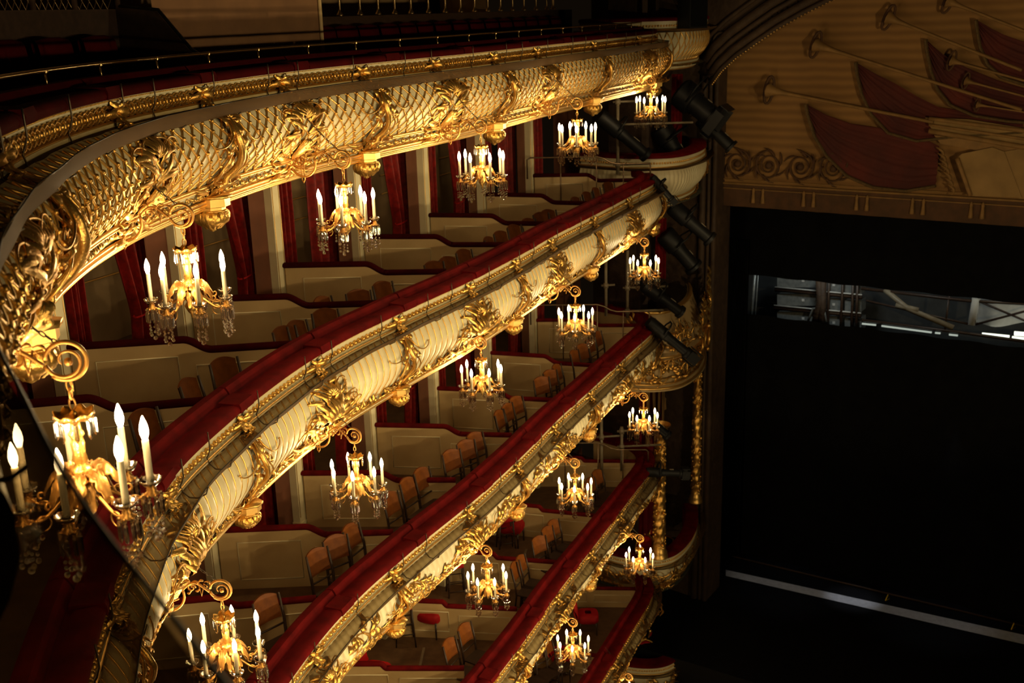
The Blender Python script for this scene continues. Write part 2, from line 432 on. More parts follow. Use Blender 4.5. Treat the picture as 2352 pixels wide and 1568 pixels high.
def orn_lower_palmette(pr, period):
    o = Orn(pr, 1.7, 1.6); n = 10; period /= 1.7
    for k in range(n):
        u = -period/2+period*(k+.5)/n; s = period/n
        for d in (-.5, 0, .5): o.leaf(u+d*.026, .982, -pi/2+d, .105, .019, d*1.4, .028, 7, serr=0)
        o.scroll(u-s*.4, .885, .2, s*1.0, .005, .003, 14, 30, .012, 10, 4, False)
        o.ball(o.m(u+s*.5, .965, .008), .009, 6, 4)
    return o.mesh('palmette_band')
def hex_plinth(mb, z, w, d, hgt):
    pts = [(-w/2, -.08), (-w/2, d*.35), (-w*.22, d*.8), (w*.22, d*.8), (w/2, d*.35), (w/2, -.08)]
    vs = [(x, y, z-hgt/2) for x, y in pts]+[(x, y, z+hgt/2) for x, y in pts]; n = 6
    mb.add(vs, [tuple(range(n))[::-1], tuple(range(n, 2*n))]+[(i, (i+1) % n, n+(i+1) % n, n+i) for i in range(n)])
PLINTH = MB()
for a_ in ((.055, .25, .23, .075), (.0, .19, .18, .05)): hex_plinth(PLINTH, *a_)
PLINTH = PLINTH.mesh('corbel_plinth', smooth=False); PLINTH.materials.append(M['gold_soft'])
def orn_corbel():
    mb = MB()
    for a_ in ((.10, .28, .26, .025), (.022, .23, .21, .022), (-.026, .21, .20, .018)): hex_plinth(mb, *a_)
    prof = [(.10, -.02), (.135, -.045), (.152, -.085), (.14, -.125), (.10, -.155), (.05, -.175), (.025, -.185), (.03, -.20), (.004, -.215)]
    mb.lathe(prof, 20, (0, .02, 0), 10, .06)
    for k in range(9):
        a = -.3+k*(pi+.6)/8; ca, sa = cos(a), sin(a)
        rows = []
        for i in range(8):
            t = i/7; r = .14+.024*sin(pi*t)-.095*t*t+.025*t**6; z = -.03-.15*t
            w = .022*(1-.4*t)
            rows.append([(ca*r-sa*w*c, .02+sa*r+ca*w*c, z+h*0) for c, h in ((-1, 0), (0, 1), (1, 0))])
            rows[-1][1] = (ca*(r+.014), .02+sa*(r+.014), z)
        mb.grid(rows)
    # two volutes on the sides
    for f in (-1, 1):
        pts = [(f*(.105), .02+(.06-.045*t/2)*cos(t*2.4), -.09+(.06-.045*t/2)*sin(t*2.4)) for t in [i*.11 for i in range(22)]]
        mb.tube(pts, .011, 5)
    return mb.mesh('pendant_corbel')
CORBEL = orn_corbel()
def orn_block(pr):
    o = Orn(pr)
    for f in (1, -1):
        o.scroll(f*.09, .86, (pi/2 if f > 0 else pi/2), .25, .014, .006, 6*f, 18*f, .05)
        o.leaf(f*.03, .86, 1.3 if f > 0 else pi-1.3, .13, .03, .5, .05, flip=f)
    o.shell(0, .88, pi/2, .12, 1.8, 5, .05)
    return o.mesh('corbel_crest')

def set_mat(me, m): me.materials.append(M[m] if isinstance(m, str) else m); return me
set_mat(CORBEL, 'gold')

# box partitions (rail end, wall end)
PART = [((-2.84, 10.11), (-5.30, 9.60)), ((-2.43, 11.93), (-4.95, 11.60)), ((-1.67, 13.65), (-4.16, 13.58)), ((-.90, 15.33), (-3.33, 15.45)), ((-.05, 17.09), (-2.44, 17.42)),
        ((.72, 18.74), (-1.50, 19.22)), ((1.62, 20.67), (-.55, 21.33)), ((2.74, 23.45), (.42, 23.64))]
PART_S = [R.near(p[0][0]+.3, p[0][1]-.1) for p in PART]
PM1 = [R.s_at_y(y) for y in (1.3, 2.9, 4.6, 6.4, 8.25)]
JOINTS = PM1+PART_S
# chandelier columns: image observations give plan positions
CH_PX = {0: [(190, 1092, 1.93), (435, 660, 1.90), (795, 490, 1.90), (1107, 390, 1.90), (1326, 320, 1.90), (1495, 250, 1.90)],
         1: [None, (522, 1490, 4.90), (820, 1105, 4.90), (1107, 872, 4.90), (1322, 742, 4.90), (1480, 618, 4.90)],
         2: [None, None, (816, 1720, 7.90), (1120, 1342, 7.90), (1321, 1130, 7.90), (1478, 970, 7.90)],
         3: [None, None, None, None, (1316, 1490, 10.95), (1469, 1290, 10.95)],
         4: [None, None, None, None, None, (1444, 1605, 14.0)]}

def build_front(k):
    T = TIERS[k]; zr = EYE-T['h']; H = T['H']; pr = prof_for(k)
    s0 = R.s_at_y(T['y0']); s1 = S_END
    T['s0'] = s0; T['zr'] = zr
    kinds = ['with gold lattice over cream panels', 'with cream ribs and gold shell ornaments', 'with gold foliage on a cream front', 'crowded with gold foliage and a red rail', 'low in the frame with gold foliage front']
    root = thing('balcony_front', TNAME[k]+' '+kinds[k], 'balcony', R.pt(S_CORNER, 0, zr-H))
    off = Vector(root.location)
    def put(mb, name, mat, parent=root, **kw):
        o = mb.obj(name, mat, None, **kw); o.parent = parent
        o.matrix_parent_inverse = Matrix.Translation(-off) if parent is root else Matrix.Identity(4)
        return o
    # cream body: fascia and bowed belly
    fasc = [(r, zr-v) for v, r in pr if v <= .21]
    mb = MB(); sweep(mb, R, s0, s1, [(-.22, zr)]+fasc, .1); put(mb, 'fascia', M['cream'], smooth=True, autos=35)
    sb0 = s0 if k else R.s_at_y(2.0)
    bel_pts = []
    nv = 16; v0 = .205; v1 = pr[-1][0]-(.265 if k == 0 else .08)
    for i in range(nv+1):
        v = v0+(v1-v0)*i/nv; bel_pts.append((prof_r(pr, v), zr-v))
    if k == 0:
        mb = MB(); sweep(mb, R, sb0, s1, bel_pts, .1); put(mb, 'belly_panel', M['cream'])
    else:
        per = .14 if k == 1 else .12
        mb = MB(); sweep(mb, R, s0, s1, bel_pts, per/7, fn=lambda q, z: .020*abs(sin(pi*q/per))); put(mb, 'fluted_panel', M['cream'])
        if k == 1:
            mb = MB(); q = s0
            n = int((s1-s0)/per)
            q0 = math.ceil(s0/per)*per
            for i in range(n):
                q = q0+i*per
                mb.tube([R.pt(q, r+.006, z) for r, z in bel_pts[::2]], .0095, 5, caps=False)
            o = put(mb, 'gilded_rib', M['gold_soft']); o['kind'] = 'stuff'
    low = [(prof_r(pr, v), zr-v) for v in [v1]+[p[0] for p in pr if p[0] > v1]]
    mb = MB(); sweep(mb, R, sb0, s1, low+[(low[-1][0]-.18, zr-H)], .1); put(mb, 'lower_band', M['cream'], autos=30)
    # gilded mouldings
    mb = MB()
    e = H-.10 if k else .985
    for (v, rr) in ([(.165, .013), (.845, .014), (.868, .008), (.99, .012), (1.02, .015), (1.045, .012), (1.075, .016)] if k == 0 else [(.165, .010), (H-.075, .014), (H-.045, .012), (H-.015, .016)]):
        sweep(mb, R, s0 if v < .2 else sb0, s1, [(prof_r(pr, v)+rr*cos(a), zr-v+rr*sin(a)) for a in (-1.7, -1, -.3, .3, 1, 1.7)], .1)
    put(mb, 'gilded_moulding', M['gold_soft'])
    # running ornament on the fascia
    mb = MB(); st = .118 if k == 0 else .088; q = s0+.06
    while q < s1-.06:
        if k == 0:
            c = R.pt(q, -.05, zr-.095); t = R.tan(q)
            n = 10; path = []
            for i in range(n+1):
                a = 2*pi*i/n; x = .066*cos(a); z = .046*sin(a)
                path.append((c[0]+t.x*x+t.y*(.0), c[1]+t.y*x, c[2]+z))
            path = [(p[0]+t.y*.004*((i % 2)), p[1]-t.x*.004*(i % 2), p[2]) for i, p in enumerate(path)]
            mb.tube(path, .014, 5, caps=False)
            mb.ball(R.pt(q, -.05, zr-.095), .024, 6, 4)
        else:
            mb.ball(R.pt(q, -.008, zr-.098), .034, 8, 5, (1, 1, .9))
            mb.ball(R.pt(q+st/2, -.010, zr-.098), .018, 6, 3)
        q += st
    o = put(mb, 'fascia_guilloche' if k == 0 else 'fascia_beading', M['gold'])
    # thin gold fillet under the velvet
    mb = MB(); q = s0
    while q < s1: mb.ball(R.pt(q, .006+(-.05 if k == 0 else 0), zr-.012), .007, 5, 3); q += .03
    put(mb, 'fillet', M['gold_soft'])
    # lattice and studs of the top tier
    if k == 0:
        mb = MB(); ms = MB(); W = .19; nd = 11
        va, vb = .21, .835
        sl0 = R.s_at_y(2.7); ncell = int((s1-sl0)/W)
        for j in range(-6, ncell+6):
            for f in (1, -1):
                path = []
                for i in range(13):
                    t = i/12; q = sl0+(j+f*t*4.0)*W
                    if sl0 <= q <= s1: path.append(R.pt(q, prof_r(pr, va+(vb-va)*t)+.008, zr-(va+(vb-va)*t)))
                if len(path) > 2: mb.tube(path, .0105, 5, caps=False)
        for j in range(ncell+1):
            for i in range(1, 8):
                t = i/8.; q = sl0+(j+(.5 if i % 2 else 0))*W
                # crossing points lie every half cell
                v = va+(vb-va)*t
                ms.ball(R.pt(q, prof_r(pr, v)+.018, zr-v), .019, 7, 4)
        o = put(mb, 'gilded_lattice', M['gold_soft'])
        o = put(ms, 'lattice_stud', M['gold']); o['kind'] = 'stuff'
    # velvet armrest pads, one per box
    js = [s0]+[q for q in JOINTS if q > s0+.4]+[s1]
    za = zr+.0
    ra = -.05 if k == 0 else 0.
    prof = [(.025, za), (.035, za+.03), (.02, za+.062), (-.02, za+.078), (-.14, za+.072), (-.175, za+.045), (-.20, za+.045), (-.225, za+.10), (-.25, za+.135), (-.31, za+.138), (-.36, za+.11), (-.375, za+.04), (-.375, za-.01)]
    prof = [(r+ra, z) for r, z in prof]
    for a, b in zip(js[:-1], js[1:]):
        mb = MB(); sweep(mb, R, a+.015, b-.015, prof, .1, closed=True)
        sweep(mb, R, b-.30, b-.012, [(r+ra, z) for r, z in ((.04, za+.002), (.045, za+.05), (.03, za+.088), (-.18, za+.094), (-.19, za+.03))], .1, closed=True)
        put(mb, 'armrest_pad', M['velvet_unlit' if k == 0 else 'velvet'], autos=50)
    # inner parapet lining
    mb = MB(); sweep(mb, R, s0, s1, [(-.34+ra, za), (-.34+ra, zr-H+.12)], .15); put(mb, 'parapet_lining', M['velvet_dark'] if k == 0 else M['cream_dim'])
    # safety net trough with wire hoops
    gut = [(-.035, zr-.195), (.03, zr-.225), (.11, zr-.255), (.19, zr-.27), (.228, zr-.25), (.24, zr-.155)] if k == 0 else [(.02, zr-.195), (.07, zr-.225), (.14, zr-.235), (.21, zr-.205), (.235, zr-.15)]
    mb = MB(); sweep(mb, R, s0, s1, gut, .1, fn=lambda q, z: .006*sin(q*5+z*9)); put(mb, 'safety_net', M['net'])
    mb = MB(); sweep(mb, R, s0, s1, [(gut[-1][0]+.005*cos(a), gut[-1][1]+.005*sin(a)) for a in (0, 1.57, 3.14, 4.71)], .1, closed=True, fn=lambda q, z: .006*sin(q*5)); put(mb, 'net_edge_wire', M['black'])
    mb = MB(); hp = [(.045, .10), (.047, .06), (.05, -.05), (.03, -.11), (.012, -.14), (.03, -.19), (.08, -.24), (.15, -.245), (.22, -.21), (.245, -.145)]
    if k == 0: hp = [(-.005, .10), (-.003, .06), (.0, -.05), (-.02, -.11), (-.035, -.14), (-.02, -.205), (.08, -.26), (.19, -.278), (.225, -.26)]
    mb.tube([(0, r, z) for r, z in hp], .0065, 5); 
    hook = set_mat(mb.mesh('net_hook'), 'wire')
    q = s0+.35; i = 0
    while q < s1-.3:
        o = link('net_hook', hook, root, Vector(R.pt(q, 0, zr))-off, R.rz(q)); q += .6 if i % 3 == 1 else 1.1; i += 1
    # ornaments
    loc = lambda q, dz=0: Vector(R.pt(q, 0, zr+dz))-off
    cols = []
    for i in range(6):
        p = None
        for kk in (k, 0, 1):
            if CH_PX[kk][i]: p = at_h(*CH_PX[kk][i]); break
        cols.append(R.near(p[0]-.3, p[1]+.1))
    T['cols'] = cols
    mids = [(a+b)/2 for a, b in zip(cols[:-1], cols[1:])]
    if k: mids = [cols[0]-(cols[1]-cols[0])/2]+mids
    if k == 0: mids[0] = R.near(-2.47, 5.55)
    if k < 4: mids.append(S_CORNER-.15)
    extra = cols
    if k == 0:
        big = set_mat(orn_mask(pr), 'gold'); nm = 'mask_cartouche'
    else:
        big = set_mat(orn_rocaille(pr, 1. if k == 1 else .9, H), 'gold'); nm = 'rocaille_cartouche'
    for q in extra:
        if s0+.3 < q < s1-.3: link(nm, big, root, loc(q), R.rz(q))
    sb = set_mat(orn_scroll_bracket(pr, H, 1.25 if k == 0 else 1.), 'gold')
    cr = set_mat(orn_block(pr), 'gold') if k == 0 else None
    for q in mids:
        if s0+.3 < q < s1-.3:
            link('scroll_bracket', sb, root, loc(q), R.rz(q))
            o = link('pendant_corbel', CORBEL, root, Vector(R.pt(q, prof_r(pr, H-.02)+.02, zr-H+.03))-off, R.rz(q))
            if k: o.scale = (.85, .85, .85)
            link('corbel_plinth', PLINTH, o)
            if cr: link('corbel_crest', cr, root, loc(q), R.rz(q))
    # small gilt masks on the fascia
    o = Orn(pr, 1.5, 1.6)
    for f in (1, -1):
        o.leaf(0, .09, 0 if f > 0 else pi, .16, .045, .5, .03, flip=f); o.leaf(0, .10, .9 if f > 0 else pi-.9, .13, .03, .8, .03, flip=f)
        o.leaf(0, .08, -.5 if f > 0 else pi+.5, .10, .03, -.6, .03, flip=f)
    o.shell(0, .15, pi/2, .13, 1.6, 5, .05)
    cl = set_mat(o.mesh('fascia_clasp'), 'gold')
    for q in cols+mids:
        if s0+.3 < q < s1-.3: link('fascia_clasp', cl, root, loc(q), R.rz(q))
    if k == 0:
        per = 1.7; band = set_mat(orn_lower_palmette(pr, per), 'gold'); q = R.s_at_y(2.7)+per/2
        while q < s1-per/2:
            link('palmette_band', band, root, loc(q), R.rz(q)); q += per
    else:
        per = 1.36 if k > 1 else 1.3
        if k == 1:
            o = Orn(pr, 1.6, 1.7); r = random.Random(5); pu = per/1.6
            for i in range(26):
                u = -pu/2+pu*(i+.5)/26; d = r.uniform(-2.4, -.7)
                o.leaf(u, .96, d, r.uniform(.09, .17), .024, r.uniform(-2, 2), .03, 7)
                if i % 3 == 0: o.scroll(u, .93, -1.2, .16, .007, .004, 8, 30, .02, 12, 4)
                o.ball(o.m(u, .95, .015), .012, 5, 3)
            vine = set_mat(o.mesh('foliage_relief'), 'gold'); vines = [vine]
        else:
            vines = [set_mat(orn_vine(pr, H, per/1.6, s), 'gold') for s in (k*3, k*3+1)]
        q = s0+per/2; i = 0
        while q < s1-per/2:
            link('foliage_relief', vines[i % len(vines)], root, loc(q), R.rz(q)); q += per; i += 1
    return root
FRONTS = [build_front(k) for k in range(5)]

# ------------------------------------------------------------------ slabs, walls, partitions, pilasters, curtains
WALLP = [(-3.6, 2.6), (-4.6, 4.6), (-5.3, 7.0)]+[p[1] for p in PART]+[(1.15, 25.0), (1.7, 26.3)]
WALL = Curve([(WALLP[0][0]+.6, WALLP[0][1]-1.2)]+WALLP)
def resample(poly, n):
    P = [Vector((*p, 0)) for p in poly]; L = [0]
    for a, b in zip(P[:-1], P[1:]): L.append(L[-1]+(b-a).length)
    out = []
    for i in range(n):
        d = L[-1]*i/(n-1); j = max(0, next((q for q in range(len(L)-1) if L[q+1] >= d-1e-9), len(L)-2))
        f = (d-L[j])/(L[j+1]-L[j]); out.append(P[j].lerp(P[j+1], f))
    return out
WI = [WALL.near(*p[1]) for p in PART]+[WALL.len]
def slab(k):
    T = TIERS[k]; zr = T['zr']; H = T['H']; zf = zr-H+.14; zc = zr-H+.01
    n = 60
    outer = [Vector(R.pt(T['s0']+(S_END-T['s0'])*i/(n-1), -.10)) for i in range(n)]
    outer = [Vector((p.x, p.y, 0)) for p in outer]
    w0 = WALL.near(outer[0].x-2.4, outer[0].y)
    inner = [Vector(WALL.pt(w0+(WALL.len-w0)*i/(n-1), -2.2)) for i in range(n)]
    inner = [Vector((p.x, p.y, 0)) for p in inner]
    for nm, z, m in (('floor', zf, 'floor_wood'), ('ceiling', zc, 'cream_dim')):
        mb = MB(); rows = [[(o.x+(i.x-o.x)*t, o.y+(i.y-o.y)*t, z) for t in (0, .25, .5, .75, 1)] for o, i in zip(outer, inner)]
        mb.grid(rows)
        o = mb.obj(nm, M[m], None, smooth=False); struct(o)
    T['zf'] = zf; T['zc'] = zc
for k in range(5): slab(k)
# stalls floor
mb = MB(); mb.grid([[(x, y, 0) for x in (-14, 0, 20)] for y in (-6, 12, 24)]); struct(mb.obj('floor', M['stone_floor'], smooth=False))
mb = MB(); rows = [[WALL.pt(WALL.len*i/40, -2.25, z) for z in (0, 6, 12, 19)] for i in range(41)]
mb.grid(rows); struct(mb.obj('wall_left', M['olive_wall']))

def tier_walls(k, i0):
    """brown wall strips, lobby lines, pilasters, curtains and partitions of the boxes of tier k"""
    T = TIERS[k]; zf = T['zf']; zt = TIERS[k-1]['zc']
    mbw = MB(); mbl = MB()
    for i in range(i0, 8):
        a, b = WI[i], WI[i+1]
        L = b-a
        t0 = .74 if i < 7 else .40
        segs = [(a-.10, a+.10)]
        n = 6
        rows = [[WALL.pt(a+L*(t0+(1-t0)*j/n), .0 if j else .06, z) for z in (zf, zt)] for j in range(n+1)]
        mbw.grid(rows)
        # lintel
        mbw.grid([[WALL.pt(a+L*t0*j/n, 0, z) for z in (zt-.28, zt)] for j in range(n+1)])
        # gilded rails on the lobby wall
        for z in (zf+.95, zf+1.32):
            mbl.tube([WALL.pt(a+L*(.05+.85*j/6), -2.2, z) for j in range(7)], .012, 5)
    o = mbw.obj('wall_left', M['brown_wall'], smooth=False); struct(o)
    o = mbl.obj('trim', M['gold_soft']); struct(o)
    for i in range(i0, 8):
        q = WI[i]; c = WALL.pt(q, .06); rz = WALL.rz(q)
        root = thing('pilaster', '', 'pilaster', (c[0], c[1], zf), rz)
        root['label'] = f'slim cream pilaster with gilt drop, {ORD[i-i0]} from the left in the {TNAME[k]} boxes'
        h = zt-zf
        mb = MB(); mb.box((0, 0, h/2), (.19, .13, h)); mb.box((0, .0, .06), (.23, .17, .12)); mb.box((0, 0, h-.09), (.23, .17, .10)); mb.obj('shaft', M['cream'], root, autos=30)
        mb = MB()
        for x in (-.075, .075): mb.tube([(x, .068, .2), (x, .068, h-.2)], .006, 4)
        mb.obj('gilt_fillet', M['gold_soft'], root)
        o = Orn([(0, 0), (5, 0)])
        for f in (1, -1):
            o.leaf(0, 0, .9 if f > 0 else pi-.9, .10, .022, .8, .02, 8, flip=f); o.leaf(0, .10, 1.1 if f > 0 else pi-1.1, .10, .02, .6, .02, 8, flip=f); o.scroll(0, .02, -.3 if f > 0 else pi+.3, .12, .007, .004, 8*f, 30*f, .02, 12, 4)
        o.leaf(0, .16, pi/2, .14, .018, 0, .02, 8)
        g = o.obj('gilt_drop', M['gold'], root); g.location = (0, .068, h-.22)
ORD = ['first', 'second', 'third', 'fourth', 'fifth', 'sixth', 'seventh', 'eighth', 'ninth', 'tenth', 'eleventh', 'twelfth', 'thirteenth', 'fourteenth', 'fifteenth', 'sixteenth']
ORDN = lambda n: ORD[n] if n < len(ORD) else ['seventeenth', 'eighteenth', 'nineteenth', 'twentieth', 'twenty-first', 'twenty-second', 'twenty-third'][n-16]
START = {1: 0, 2: 1, 3: 3, 4: 4}
for k in (1, 2, 3, 4): tier_walls(k, START[k])

def curtain_mesh(w, h, tied, seed, lean=.25, sliver=False):
    r = random.Random(seed); nu, nv = 56, 26; rows = []
    ph = r.uniform(0, 6); fr = r.uniform(3.2, 4.4)
    tz = .36
    for i in range(nv+1):
        t = i/nv; z = h*t
        if tied:
            d = abs(t-tz); kf = .42+.58*min(1, (d/.5 if t > tz else d/.9))**1.1
        else: kf = 1-.08*(1-t)
        row = []
        for j in range(nu+1):
            s = j/nu-.5
            x = s*w*kf+(1-kf)*w*lean
            y = .085*sin(2*pi*fr*(s+.5)+ph+.6*sin(3*t+ph))*(1.25-.5*kf)+.02*sin(2*pi*2.3*s+ph*2)
            row.append((x, y, z))
        rows.append(row)
    mb = MB(); mb.grid(rows)
    return mb
def place_curtains(k, i0):
    T = TIERS[k]; zf = T['zf']; zt = TIERS[k-1]['zc']; h = zt-zf-.06; n = 0
    for i in range(i0, 8):
        a, b = WI[i], WI[i+1]; L = b-a
        if i < 7: specs = [(.27, .26, False, 'narrow'), (.73, .74, (i+k) % 3 != 1, 'broad')]
        else: specs = [(.22, .5, False, 'broad')]
        for (t, w, tied, word) in specs:
            if word == 'narrow' and k > 2: continue
            q = a+L*t; c = WALL.pt(q, -.14)
            root = thing('curtain', '', 'curtain', (c[0], c[1], zf+.02), WALL.rz(q)+pi)
            st = 'tied back' if tied else 'hanging loose'
            root['label'] = f'{word} red damask curtain {st}, {ORD[i-i0]} box from the left, {TNAME[k]}'
            mb = curtain_mesh(w, h, tied, 100*k+10*i+n, .22); mb.obj('drape', M['curtain'], root)
            if tied:
                mb = MB(); pts = [(.5*w*.42*cos(x)*1.12+.58*w*.22, .075*sin(x), h*.36+.03*cos(x)) for x in [2*pi*j/14 for j in range(15)]]
                mb.tube(pts, .014, 5, caps=False); mb.obj('tieback', M['seat_red'], root)
            n += 1
for k in (1, 2, 3, 4): place_curtains(k, START[k])

def partition(k, i, n):
    T = TIERS[k]; zf = T['zf']; zr = T['zr']
    a, b = PART[i]
    A = Vector((a[0], a[1], 0)); B = Vector((b[0], b[1], 0)); d = A-B; L = d.length; d.normalize()
    B = B+d*.16; L -= .16
    root = thing('box_partition', f'cream box partition with red velvet top, {ORD[n]} from the left on the {TNAME[k]}', 'partition', (B.x, B.y, zf), atan2(d.y, d.x), f'box partitions of the {TNAME[k]}')
    lo = zr-zf+.0; hi = lo+(.13 if k < 3 else .08); xs = L*(.50 if k < 3 else .42); sh = .30 if k < 3 else .10
    def top(x):
        if x < xs: return hi
        if x < xs+sh:
            t = (x-xs)/sh; t = t*t*(3-2*t); return hi+(lo-hi)*t
        return lo
    n2 = 26; xsn = sorted(set([L*j/n2 for j in range(n2+1)]+[xs+sh*j/8 for j in range(9)]))
    mb = MB()
    for y in (-.03, .03): mb.grid([[(x, y, 0), (x, y, top(x)-.03)] for x in xsn])
    mb.grid([[(x, -.03, top(x)-.03), (x, .03, top(x)-.03)] for x in xsn])
    mb.grid([[(0, y, 0), (0, y, hi-.03)] for y in (-.03, .03)])
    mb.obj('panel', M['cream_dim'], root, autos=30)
    mb = MB(); mb.tube([(-.05, 0, hi+.0)]+[(x, 0, top(x)) for x in xsn], [.03]+[.045]*len(xsn), 8); mb.obj('velvet_capping', M['velvet_shaded' if k == 1 else 'velvet'], root)
    mb = MB()
    for (x0, x1, zt) in ((.25, L*.47, hi-.18), (L*.55, L-.12, lo-.16)):
        for y in (-.034, .034):
            mb.tube([(x0, y, .14), (x1, y, .14), (x1, y, zt), (x0, y, zt), (x0, y, .14)], .009, 4)
    mb.obj('panel_moulding', M['cream'], root)
    return root
for k in (1, 2, 3, 4):
    for n, i in enumerate(range(START[k], 8)): partition(k, i, n)

# ------------------------------------------------------------------ chairs
def make_chair():
    root = thing('box_chair', '', 'chair')
    mb = MB(); rows = []
    for z in (.43, .455):
        rows.append([(x, y, z) for x, y in ((-.19, -.18), (.19, -.18), (.205, .17), (.16, .2), (-.16, .2), (-.205, .17))])
    b = MB(); b.grid(rows, close_v=True); b.f.append((6, 7, 8, 9, 10, 11)); b.f.append((5, 4, 3, 2, 1, 0)); b.obj('seat', M['dark_wood'], root, autos=30)
    for f in (-1, 1):
        mb = MB(); mb.tube([(f*.17, .165, 0), (f*.175, .16, .43)], [.014, .019], 6); mb.obj('leg', M['dark_wood'], root)
        mb = MB(); mb.tube([(f*.175, -.235, 0), (f*.178, -.18, .42), (f*.185, -.20, .65), (f*.18, -.265, .95)], [.014, .02, .019, .014], 6); mb.obj('leg', M['dark_wood'], root)
    mb = MB(); rows = []
    n = 10; front = []; back = []
    for j in range(n+1):
        x = -.165+.33*j/n; cv = .02*(1-(x/.165)**2); tp = .93+.045*(1-(x/.165)**2)
        front.append([(x, -.215-cv-.075*(z-.62)/.3+.01, z) for z in (.66, .75, .85, tp)])
        back.append([(x, -.235-cv-.075*(z-.62)/.3+.01, z) for z in (.66, .75, .85, tp)])
    mb.grid(front); mb.grid(back[::-1])
    for j in range(n):
        for e in (0, 3): mb.add([front[j][e], front[j+1][e], back[j+1][e], back[j][e]], [(0, 1, 2, 3)])
    mb.obj('backrest', M['chair_wood'], root, autos=40)
    mb = MB(); mb.tube([(-.17, -.20, .58), (.17, -.20, .58)], .013, 5); mb.obj('back_rail', M['dark_wood'], root)
    mb = MB()
    for f in (-1, 1): mb.tube([(f*.172, .16, .2), (f*.176, -.21, .2)], .009, 5)
    mb.tube([(-.173, 0, .2), (.173, 0, .2)], .009, 5)
    mb.obj('stretcher', M['dark_wood'], root)
    return root
chair0 = make_chair(); used = [False]
def place_chair(x, y, z, ang, label, group):
    if not used[0]:
        used[0] = True; o = chair0; o.location = (x, y, z); o.rotation_euler = (0, 0, ang); o['label'] = label; o['group'] = group; return o
    return dup(chair0, (x, y, z), ang, label, group)
CHAIRS = {1: [(365, 955), (554, 836), (444, 880), (658, 760), (709, 748), (757, 720), (747, 690), (826, 675), (884, 655), (1001, 608), (1039, 598), (1073, 580), (1144, 551), (1177, 538), (1206, 524), (1222, 508), (1246, 494), (1270, 488), (1337, 458), (1363, 446), (1385, 436), (1408, 424)],
          2: [(633, 1411), (735, 1300), (776, 1268), (815, 1240), (905, 1165), (942, 1132), (975, 1108), (1041, 1066), (1075, 1043), (1106, 1026), (1172, 974), (1198, 958), (1222, 943), (1272, 896), (1296, 880), (1318, 866), (1352, 832), (1374, 818), (1396, 802), (1418, 788)],
          3: [(1039, 1500), (1075, 1465), (1190, 1320), (1206, 1305), (1252, 1262), (1276, 1240), (1298, 1226), (1378, 1140), (1395, 1128), (1412, 1110)],
          4: [(1215, 1540), (1240, 1520), (1262, 1508)]}
for k, L in CHAIRS.items():
    for n, (px, py) in enumerate(L):
        h = TIERS[k]['h']-(.02 if k < 3 else .12)
        p = at_h(px, py, h); q = R.near(p[0], p[1]); c = R.pt(q); t = R.tan(q)
        d = (p[0]-c[0])*t.y-(p[1]-c[1])*t.x     # signed outward distance of the chair back
        d = min(d, -.80)
        b = R.pt(q, d)
        ang = atan2(-t.x, t.y)-pi/2-.25 + random.Random(k*50+n).uniform(-.25, .25)
        fx, fy = -sin(ang), cos(ang)
        place_chair(b[0]+fx*.22, b[1]+fy*.22, TIERS[k]['zf'], ang, f'plywood-backed wooden chair, {ORDN(n)} from the left behind the {TNAME[k]} rail', f'wooden chairs in the {TNAME[k]}')

# tall red stools and armchairs in the lower boxes
def make_stool():
    root = thing('high_stool', '', 'stool')
    mb = MB(); mb.lathe([(.02, .80), (.17, .80), (.20, .77), (.20, .72), (.17, .70), (.02, .70)], 4); 
    o = mb.obj('seat', M['seat_red'], root, autos=50); o.rotation_euler = (0, 0, pi/4)
    for x, y in ((-1, -1), (1, -1), (1, 1), (-1, 1)):
        m2 = MB(); m2.tube([(x*.17, y*.17, 0), (x*.13, y*.13, .71)], [.014, .02], 6); m2.obj('leg', M['dark_wood'], root)
    m2 = MB()
    for z in (.25, .45):
        e = .17-.04*z/.71
        m2.tube([(-e, -e, z), (e, -e, z), (e, e, z), (-e, e, z), (-e, -e, z)], .011, 5)
    m2.obj('stretcher', M['dark_wood'], root)
    return root
st0 = make_stool(); first = True
for k, pts in ((3, [(925, 1385, 'left'), (1160, 1185, 'right'), (1045, 1290, 'middle')]), (2, [])):
    for (px, py, w) in pts:
        z = TIERS[k]['zf']; p = at_h(px, py, EYE-(z+.78))
        lab = {'left': 'tall wooden stool with red velvet seat, lowest and leftmost of the three', 'middle': 'tall red-seated stool between the other two in the fourth balcony boxes', 'right': 'tall red-seated wooden stool farthest toward the stage in the fourth balcony boxes'}[w]
        if first: o = st0; o.location = (p[0], p[1], z); o['label'] = lab; first = False
        else: o = dup(st0, (p[0], p[1], z), .3, lab)
        o.rotation_euler = (0, 0, .2); o['group'] = 'tall stools in the lower boxes'
